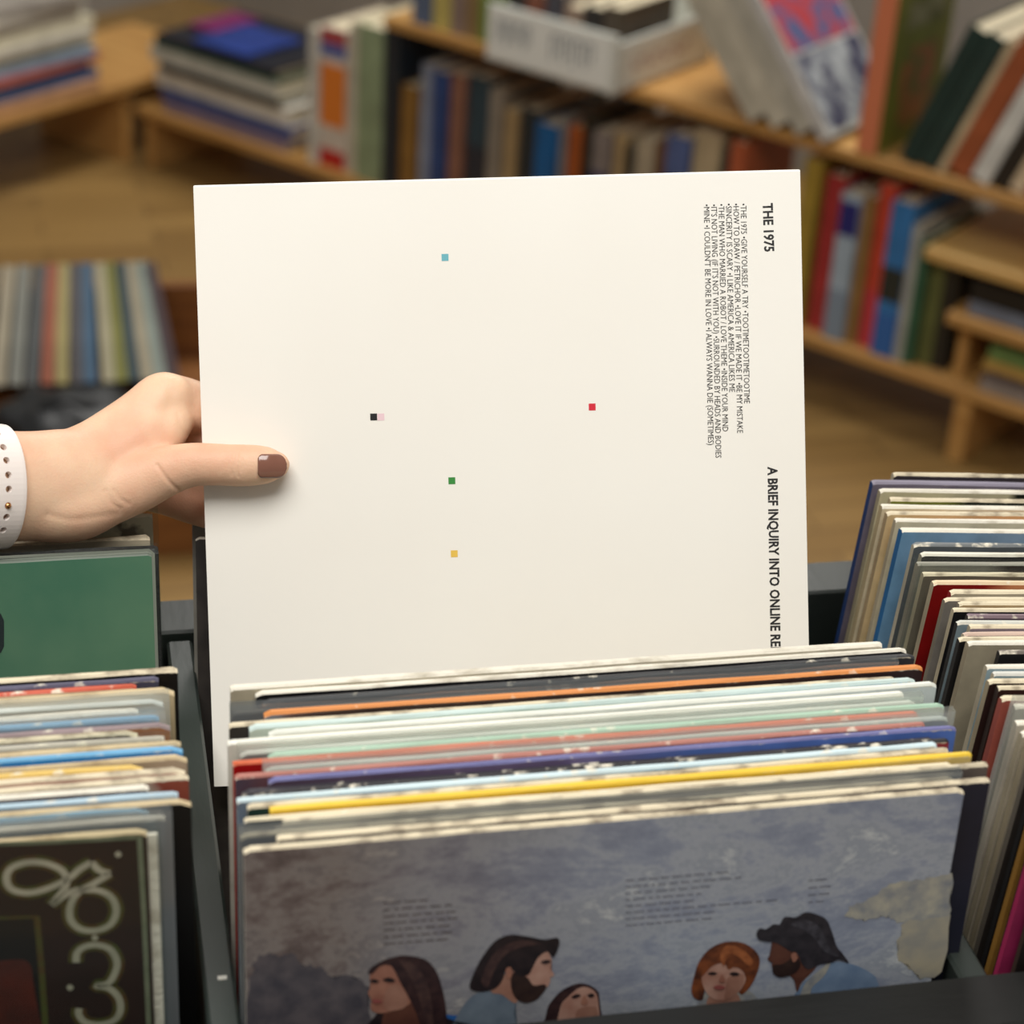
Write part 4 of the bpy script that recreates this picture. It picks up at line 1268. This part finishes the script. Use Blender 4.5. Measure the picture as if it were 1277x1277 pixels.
GB = 'books upright on the low shelf'
Z1 = 0.1352
low = [  # s0, s1, top z, colour, bands, words
    (.430, .452, .40, (222, 220, 210), [], 'narrow white book at the end of the corner stack'),
    (.454, .520, .41, (226, 214, 200), [(.0, .13, (190, 36, 34)), (.30, .74, (226, 128, 46)), (.80, .88, (60, 84, 160)), (.89, .98, (170, 44, 56))], 'white book with orange, blue and red spine bands'),
    (.522, .548, .43, (214, 206, 186), [], 'tall cream book beside the green one'),
    (.618, .652, .44, (34, 44, 54), [], 'tall navy book at the upright panel'),
    (.656, .694, .343, (150, 110, 52), [], 'short mustard brown book'),
    (.698, .730, .391, (150, 160, 180), [], 'pale grey-blue book'),
    (.732, .768, .389, (44, 74, 132), [], 'royal blue book'),
    (.771, .804, .392, (150, 104, 86), [], 'dusty pink-brown book'),
    (.808, .860, .396, (44, 70, 84), [(.0, .5, (40, 44, 56))], 'broad dark teal book'),
    (.866, .894, .388, (150, 140, 126), [], 'stone grey book beside the teal one'),
    (.897, .926, .357, (184, 156, 112), [], 'tan book beside the stone grey one'),
    (.929, .969, .364, (40, 52, 60), [], 'slate black book left of the bright blue one'),
    (.972, 1.016, .352, (14, 108, 178), [], 'bright blue book'),
    (1.019, 1.032, .372, (150, 150, 150), [], 'thin grey book right of the bright blue one'),
    (1.034, 1.070, .36, (190, 96, 40), [], 'burnt orange book'),
    (1.072, 1.087, .388, (40, 38, 30), [], 'thin black book right of the burnt orange one'),
    (1.089, 1.127, .366, (150, 140, 136), [(.25, .68, (74, 72, 108))], 'grey book with a violet spine panel'),
    (1.132, 1.160, .37, (196, 168, 122), [], 'sandy book'),
    (1.162, 1.176, .36, (66, 62, 54), [], 'thin dark olive book'),
    (1.179, 1.216, .374, (190, 176, 150), [], 'cream-grey book'),
    (1.219, 1.240, .38, (120, 80, 50), [], 'thin brown book'),
    (1.244, 1.290, .40, (86, 104, 152), [(.1, .5, (120, 140, 150))], 'periwinkle blue book'),
    (1.294, 1.346, .42, (190, 172, 138), [], 'broad beige book'),
    (1.349, 1.366, .40, (60, 58, 56), [], 'thin charcoal book'),
    (1.369, 1.396, .42, (190, 98, 62), [(.0, .4, (176, 140, 60))], 'terracotta book'),
    (1.506, 1.536, .425, (176, 148, 60), [], 'mustard yellow book'),
    (1.545, 1.580, .406, (176, 52, 54), [], 'crimson book just right of the white sleeve'),
    (1.582, 1.618, .388, (172, 190, 206), [(.72, .95, (34, 36, 110)), (.0, .35, (130, 146, 164))], 'pale blue book with a navy spine panel'),
    (1.620, 1.640, .39, (156, 118, 68), [], 'light brown book'),
    (1.642, 1.670, .418, (212, 74, 52), [(.0, .35, (196, 60, 70))], 'scarlet orange book'),
    (1.672, 1.712, .40, (52, 122, 186), [(.36, .58, (38, 44, 40)), (.0, .28, (46, 100, 170))], 'azure book with a black spine band'),
]
for i, (s0, s1, zt, c, bd, words) in enumerate(low):
    book('%s, upright on the low shelf' % words, GB, s0, 0.012 + 0.006 * (i % 3), Z1, s1 - s0 - 0.001, 0.17 + 0.012 * (i % 4), zt - Z1, c, bands=bd)
book('sage green book standing on the low shelf beside the cream one', GB, .552, .012, Z1, .062, .2, .30, (150, 168, 132))
book('pale grey book upright on the low shelf right of the azure one', GB, 1.7135, .012, Z1, .0155, .19, .235, (170, 172, 166))
book('forest green book upright on the low shelf beside the pale grey one', GB, 1.7300, .012, Z1, .0140, .2, .215, (58, 104, 78))
book('olive book upright beneath the top board of the step shelf', GB, 1.7460, .03, Z1, .0260, .18, .185, (104, 110, 62))
book('black book upright under the step shelf beside the olive one', GB, 1.7725, .03, Z1, .0240, .18, .180, (34, 34, 32))
book('red book lying flat on the low shelf under the leaning magazines', GB, 1.400, .02, Z1 + 0.031, .03, .16, .092, (190, 44, 48), flat=True)
book('blue-grey book lying flat beneath the red one on the low shelf', GB, 1.400, .02, Z1, .03, .16, .094, (96, 112, 150), flat=True)

# horizontal stack in the corner
GS = 'large books stacked flat in the corner'
zz = Z1
stack = [(.34, .022, .06, (150, 130, 140), 'mauve-grey large book at the foot of the corner stack'), (.36, .026, .05, (70, 84, 140), 'indigo large book low in the corner stack'),
         (.37, .036, .03, (232, 228, 216), 'thick white large book in the corner stack'), (.33, .014, .05, (34, 34, 34), 'thin black large book in the corner stack'),
         (.35, .030, .02, (208, 208, 196), 'grey-white large book near the top of the corner stack'), (.34, .012, .03, (40, 110, 88), 'green large book second from the top of the corner stack'),
         (.33, .014, .04, (26, 30, 40), 'blue-black glossy large book on top of the corner stack')]
for k, (ln, th, off_, c, words) in enumerate(stack):
    book(words, GS, -0.03 + off_, 0.015 + 0.004 * (k % 3), zz, th, 0.25, ln, c, flat=True)
    zz += th + 0.0006
book('deep blue magazine lying on the blue-black large book', GS, 0.10, 0.03, zz, .006, .16, .15, (34, 62, 140), flat=True)
book('violet magazine lying beside the deep blue one', GS, 0.02, 0.10, zz, .006, .13, .075, (130, 40, 100), flat=True)

# left corner shelf: stacked magazines
GLS = 'magazines stacked on the corner shelf'
zz = 0.1804
cols = [((200, 152, 110), 'tan'), ((48, 92, 146), 'blue'), ((216, 212, 200), 'off-white'), ((196, 104, 96), 'coral'), ((150, 168, 190), 'pale blue'), ((224, 214, 176), 'straw yellow'),
        ((210, 204, 190), 'light grey'), ((228, 220, 192), 'cream'), ((196, 186, 170), 'stone'), ((216, 210, 196), 'ivory'), ((168, 160, 150), 'grey')]
nth = ['lowest', 'second from the bottom', 'third from the bottom', 'fourth from the bottom', 'fifth from the bottom', 'sixth from the bottom', 'seventh from the bottom', 'eighth from the bottom', 'ninth from the bottom', 'second from the top', 'topmost']
for k, (c, words) in enumerate(cols):
    th = random.choice([.016, .02, .022])
    r = book('%s magazine, %s in the pile on the corner shelf' % (words, nth[k]), GLS, -0.06 - 0.006 * (k % 3) - 0.0, -0.46 + 0.012 * (k % 2), zz, th, 0.24, 0.32, c, flat=True, name='magazine', cat='magazine')
    R = Matrix.Rotation(SANG + math.radians(90 + random.uniform(-3, 3)), 4, 'Z') @ Matrix.Rotation(math.radians(90), 4, 'Y')
    p = S0 + SX * (-0.065 - 0.008 * (k % 3)) + SB * (-0.40 + 0.015 * (k % 2) - (0.02 if k > 7 else 0))
    r.matrix_world = Matrix.Translation((p.x, p.y, zz + th)) @ R
    zz += th + 0.0006
zz = 0.1804
for k, (c, words) in enumerate(cols[:7][::-1]):
    th = .018
    r = book('%s magazine, %s in the nearer pile on the corner shelf' % (words, ['lowest', 'second from the bottom', 'third from the bottom', 'fourth from the bottom', 'third from the top', 'second from the top', 'topmost'][k]), GLS, 0, 0, zz, th, 0.24, 0.3, c, flat=True, name='magazine', cat='magazine')
    R = Matrix.Rotation(SANG + math.radians(90 + random.uniform(-3, 3)), 4, 'Z') @ Matrix.Rotation(math.radians(90), 4, 'Y')
    p = S0 + SX * (-0.07) + SB * (-0.80)
    r.matrix_world = Matrix.Translation((p.x, p.y, zz + th)) @ R
    zz += th + 0.0006

# upper shelf
GU = 'books on the upper shelf'
Z2 = 0.4652
upper = [(.680, .725, .19, (96, 112, 140), 0, 'steel blue book'), (.728, .768, .20, (206, 190, 110), 0, 'butter yellow book'), (.770, .800, .2, (150, 130, 120), 0, 'taupe book'),
         (.802, .830, .2, (150, 124, 84), 0, 'camel brown book'), (.832, .862, .2, (126, 150, 66), 0, 'lime green book')]
for s0, s1, h, c, ln, words in upper:
    book('%s on the upper shelf left of the white box' % words, GU, s0, .012, Z2, s1 - s0 - .001, .18, h, c)
book('thick olive book with an orange spine, upright on the upper shelf', GU, 1.600, .0, Z2, .036, .2, .255, (128, 132, 52),
     bands=[(0, 1, (206, 120, 84))], side=[(.25, .8, .1, .62, (176, 100, 60), (110, 112, 50)), (.2, .85, .75, .92, (150, 146, 110), (96, 100, 48))])
up2 = [(1.672, .030, .24, (26, 54, 50), 'bottle green book'), (1.706, .028, .235, (34, 60, 56), 'dark teal book'), (1.738, .012, .235, (206, 186, 150), 'thin cream book'),
       (1.755, .036, .245, (166, 88, 52), 'rust brown book'), (1.795, .030, .225, (222, 222, 216), 'white book'), (1.829, .026, .22, (40, 36, 32), 'black book'),
       (1.859, .024, .225, (222, 200, 168), 'pale peach book'), (1.887, .024, .23, (196, 60, 34), 'red book'), (1.915, .026, .23, (214, 120, 40), 'orange book'), (1.945, .03, .23, (60, 52, 48), 'umber book')]
for s0, t, h, c, words in up2:
    book('%s leaning right in the row on the upper shelf' % words, GU, s0 - 0.0, .008, Z2, t, .19, h, c, lean=20)
book('thick brown upright book propping the leaning row on the upper shelf', GU, 2.056, .008, Z2, .05, .19, .25, (110, 80, 56))
# leaning magazines
for k, (t, c, words) in enumerate([(.034, (196, 190, 172), 'lowest cream magazine'), (.034, (206, 200, 182), 'second cream magazine'), (.034, (188, 184, 170), 'third grey-cream magazine'), (.020, (206, 204, 200), 'uppermost red and blue magazine')]):
    a = -40
    s0 = 1.334 + 0.0346 / math.cos(math.radians(40)) * k
    book('%s of the batch leaning left on the upper shelf' % words, GU, s0 + 0.075, -.01, Z2, t, .22, .28, c, lean=a, name='magazine', cat='magazine',
         side=[(.03, .97, .52, .97, (196, 70, 76), (84, 104, 150)), (.03, .97, .03, .5, (180, 184, 190), (70, 70, 96))] if k == 3 else None)

# white open box of books with paper signs
bx = shelf_empty('storage_box', 0.905, -0.06, Z2)
tag(bx, 'white open box with handwritten paper signs, jutting over the upper shelf edge', 'box')
M_box = mat('white_cardboard', (214, 216, 208), 0.7)
box('front_wall', 0, .27, 0, .006, 0, .098, M_box, bx, .0008)
box('side_wall', .264, .27, .0065, .30, 0, .085, M_box, bx, .0008)
box('side_wall', 0, .006, .0065, .30, 0, .085, M_box, bx, .0008)
box('back_wall', .0065, .2635, .294, .30, 0, .098, M_box, bx, .0008)
box('box_bottom', .0065, .2635, .0065, .2935, 0, .004, M_box, bx, 0)
M_sign = mat('sign_paper', (232, 234, 228), 0.7)
sg = box('paper_sign', .006, .258, -.0012, -.0002, .006, .094, M_sign, bx, 0)
sg2 = box('paper_sign', .2703, .2715, .02, .27, .004, .078, M_sign, bx, 0)
M_sgi = mat('sign_ink_slate', (84, 98, 110), 0.7)
M_sgr = mat('sign_ink_maroon', (150, 96, 100), 0.7)
x = .022
for k, (dx, hh) in enumerate([(.012, .03), (.012, .034), (.014, .03), (.012, .032), (.0, 0), (.016, .036), (.016, .036), (.018, .04), (.016, .036)]):
    if dx:
        bv, bf = merge(box_data(x, x + .003, -.0018, -.0012, .066 - hh, .074, 0), box_data(x + .003, x + dx, -.0018, -.0012, .070, .074, 0), box_data(x + dx - .003, x + dx, -.0018, -.0012, .062 - hh * .6, .069, 0))
        obj('sign_lettering', bv, bf, M_sgi, bx)
    x += (dx or .03) + .007
for k in range(8):
    y0 = .05 + k * .022
    bv, bf = merge(box_data(.2715, .2721, y0, y0 + .003, .034, .05, 0), box_data(.2715, .2721, y0 + .003, y0 + .015, .034 + .012 * (k % 2), .038 + .012 * (k % 2), 0))
    obj('sign_lettering', bv, bf, M_sgr, bx)
for k, (c, words) in enumerate([((60, 56, 54), 'charcoal'), ((150, 92, 70), 'russet'), ((84, 82, 90), 'slate'), ((176, 150, 130), 'fawn'), ((54, 50, 48), 'dark umber'), ((96, 84, 70), 'drab brown')]):
    book('%s book packed spine-forward inside the white box' % words, 'books inside the white box', 0.905 + .012 + .040 * k, -.06 + .04, Z2 + .0045, .036, .16, .11 + .008 * (k % 3), c)

# step shelf contents
GT = 'items on the step shelf'
for k, (s0, t, c, words) in enumerate([(1.828, .034, (22, 22, 24), 'black'), (1.828, .022, (120, 130, 148), 'blue-grey')][::-1]):
    book('%s boxed volume lying flat between the step shelf boards' % words, GT, s0, .0 + .01, .2545 + .0235 * k + 0.0002, t, .1 if k else .1, .26, c, flat=True)
zz = Z1
for k, (th, c, words) in enumerate([(.022, (150, 140, 134), 'grey'), (.014, (84, 72, 76), 'plum grey'), (.018, (196, 158, 84), 'ochre'), (.022, (110, 140, 80), 'leaf green')]):
    book('%s book lying flat in the pile under the step shelf' % words, GT, 1.870 + .006 * (k % 2), -.01 + .02, zz, th, .22, .30, c, flat=True)
    zz += th + .0006

# ------------------------------------------------------------------ crate of paperbacks on the floor
M_crate = mat('brown_crate', (134, 84, 36), 0.55, (112, 66, 28), scale=6, stretch=(1, 8, 8))
cr_ = empty('wooden_crate', (0, 2.86, 0))
tag(cr_, 'wide brown wooden crate of paperbacks on the floor, seen above the hand', 'crate')
box('back_wall', -.60, .62, .265, .285, 0.0, .175, M_crate, cr_)
box('front_wall', -.60, .62, -.30, -.28, 0.0, .12, M_crate, cr_)
box('side_wall', -.60, -.58, -.2795, .2645, 0.0, .15, M_crate, cr_)
box('side_wall', .60, .62, -.2795, .2645, 0.0, .15, M_crate, cr_)
box('crate_floor', -.5795, .5995, -.2795, .2645, 0.03, .045, M_crate, cr_)
GP_ = 'paperbacks in the floor crate'
pb = [(-.262, -9, (150, 150, 130)), (-.236, -9, (176, 160, 140)), (-.21, -9, (120, 120, 112)), (-.184, -9, (190, 180, 150)), (-.158, -9, (176, 168, 150)), (-.132, -9, (206, 196, 170)), (-.106, -8, (168, 170, 160)), (-.082, -8, (112, 116, 116)), (-.058, -6, (196, 118, 92)), (-.036, -4, (206, 192, 130)), (-.012, -2, (110, 108, 112)), (.008, -1, (96, 130, 160)),
      (.022, 1, (214, 206, 172)), (.042, 3, (160, 160, 86)), (.062, 5, (78, 98, 106)), (.082, 6, (206, 196, 168)), (.102, 8, (176, 190, 180)), (.122, 10, (96, 80, 84))]
wd = ['grey-green', 'pinkish grey', 'dull grey', 'straw', 'greige', 'parchment', 'pale grey', 'charcoal grey', 'salmon', 'pale yellow', 'dark grey', 'dusty blue', 'off-white', 'olive yellow', 'blue-grey', 'ivory', 'pale mint', 'dark plum']
for k, (x, ln, c) in enumerate(pb):
    t = .019
    cm = mat('paper_%d_%d_%d' % c, c, 0.55, tuple(int(v * .9) for v in c), scale=20)
    root = empty('paperback')
    a = math.radians(-ln * 0.9)
    base = Vector((x * 1.0 + (0.014 if ln > 0 else 0.0), 2.86 + 0.085, 0.0925))
    up_ = t * math.sin(a) if a > 0 else 0.0
    root.matrix_world = Matrix.Translation(base + Vector((0, 0, up_))) @ Matrix.Rotation(math.radians(-25), 4, 'X') @ Matrix.Rotation(a, 4, 'Y')
    vs, fs = merge(box_data(0, .001, 0, .11, 0, .185, 0), box_data(t - .001, t, 0, .11, 0, .185, 0), box_data(.001, t - .001, 0, .001, 0, .185, 0))
    obj('cover', vs, fs, cm, root)
    vs, fs = box_data(.001, t - .001, .001, .108, .001, .183, 0)
    obj('pages', vs, fs, M_page, root)
    tag(root, '%s paperback, %s from the left in the floor crate' % (wd[k], ['first'] [0] if k == 0 else ORD[k]), 'book', GP_)

# black bag lying in front of the paperbacks
bm = bmesh.new()
bmesh.ops.create_icosphere(bm, subdivisions=4, radius=1.0)
rnd = np.random.RandomState(3)
for v in bm.verts:
    n_ = v.co.normalized()
    bump_ = 1 + 0.10 * math.sin(7 * n_.x + 2 * n_.z) * math.cos(5 * n_.y + 1) + 0.06 * math.sin(13 * n_.x + 9 * n_.z)
    v.co = Vector((n_.x * 0.115 * bump_, n_.y * 0.075 * bump_, max(n_.z, -0.55) * 0.055 * bump_))
zmin = min(v.co.z for v in bm.verts)
for v in bm.verts:
    v.co.z -= zmin
bagm = bpy.data.meshes.new('bag_body'); bm.to_mesh(bagm); bm.free()
bagm.materials.append(mat('black_nylon', (24, 25, 27), 0.45, (40, 42, 44), scale=30, bump=0.3, bscale=60))
bagm.polygons.foreach_set('use_smooth', [True] * len(bagm.polygons))
bag = empty('bag', (-.02, 2.83, 0.0453))
tag(bag, 'crumpled black bag lying in front of the paperbacks in the floor crate', 'bag')
link(bpy.data.objects.new('bag_body', bagm), bag)
hv, hf = [], []
for i in range(13):
    a = math.pi * i / 12
    c = Vector((0.05 * math.cos(a), -0.03, 0.055 + 0.035 * math.sin(a)))
    for q in range(6):
        an = 2 * math.pi * q / 6
        hv.append(c + Vector((math.cos(a) * math.cos(an), math.sin(an), math.sin(a) * math.cos(an))) * 0.006)
    if i:
        for q in range(6):
            hf.append([(i - 1) * 6 + q, (i - 1) * 6 + (q + 1) % 6, i * 6 + (q + 1) % 6, i * 6 + q])
obj('handle', hv, hf, _mats['black_nylon'], bag, smooth=True)
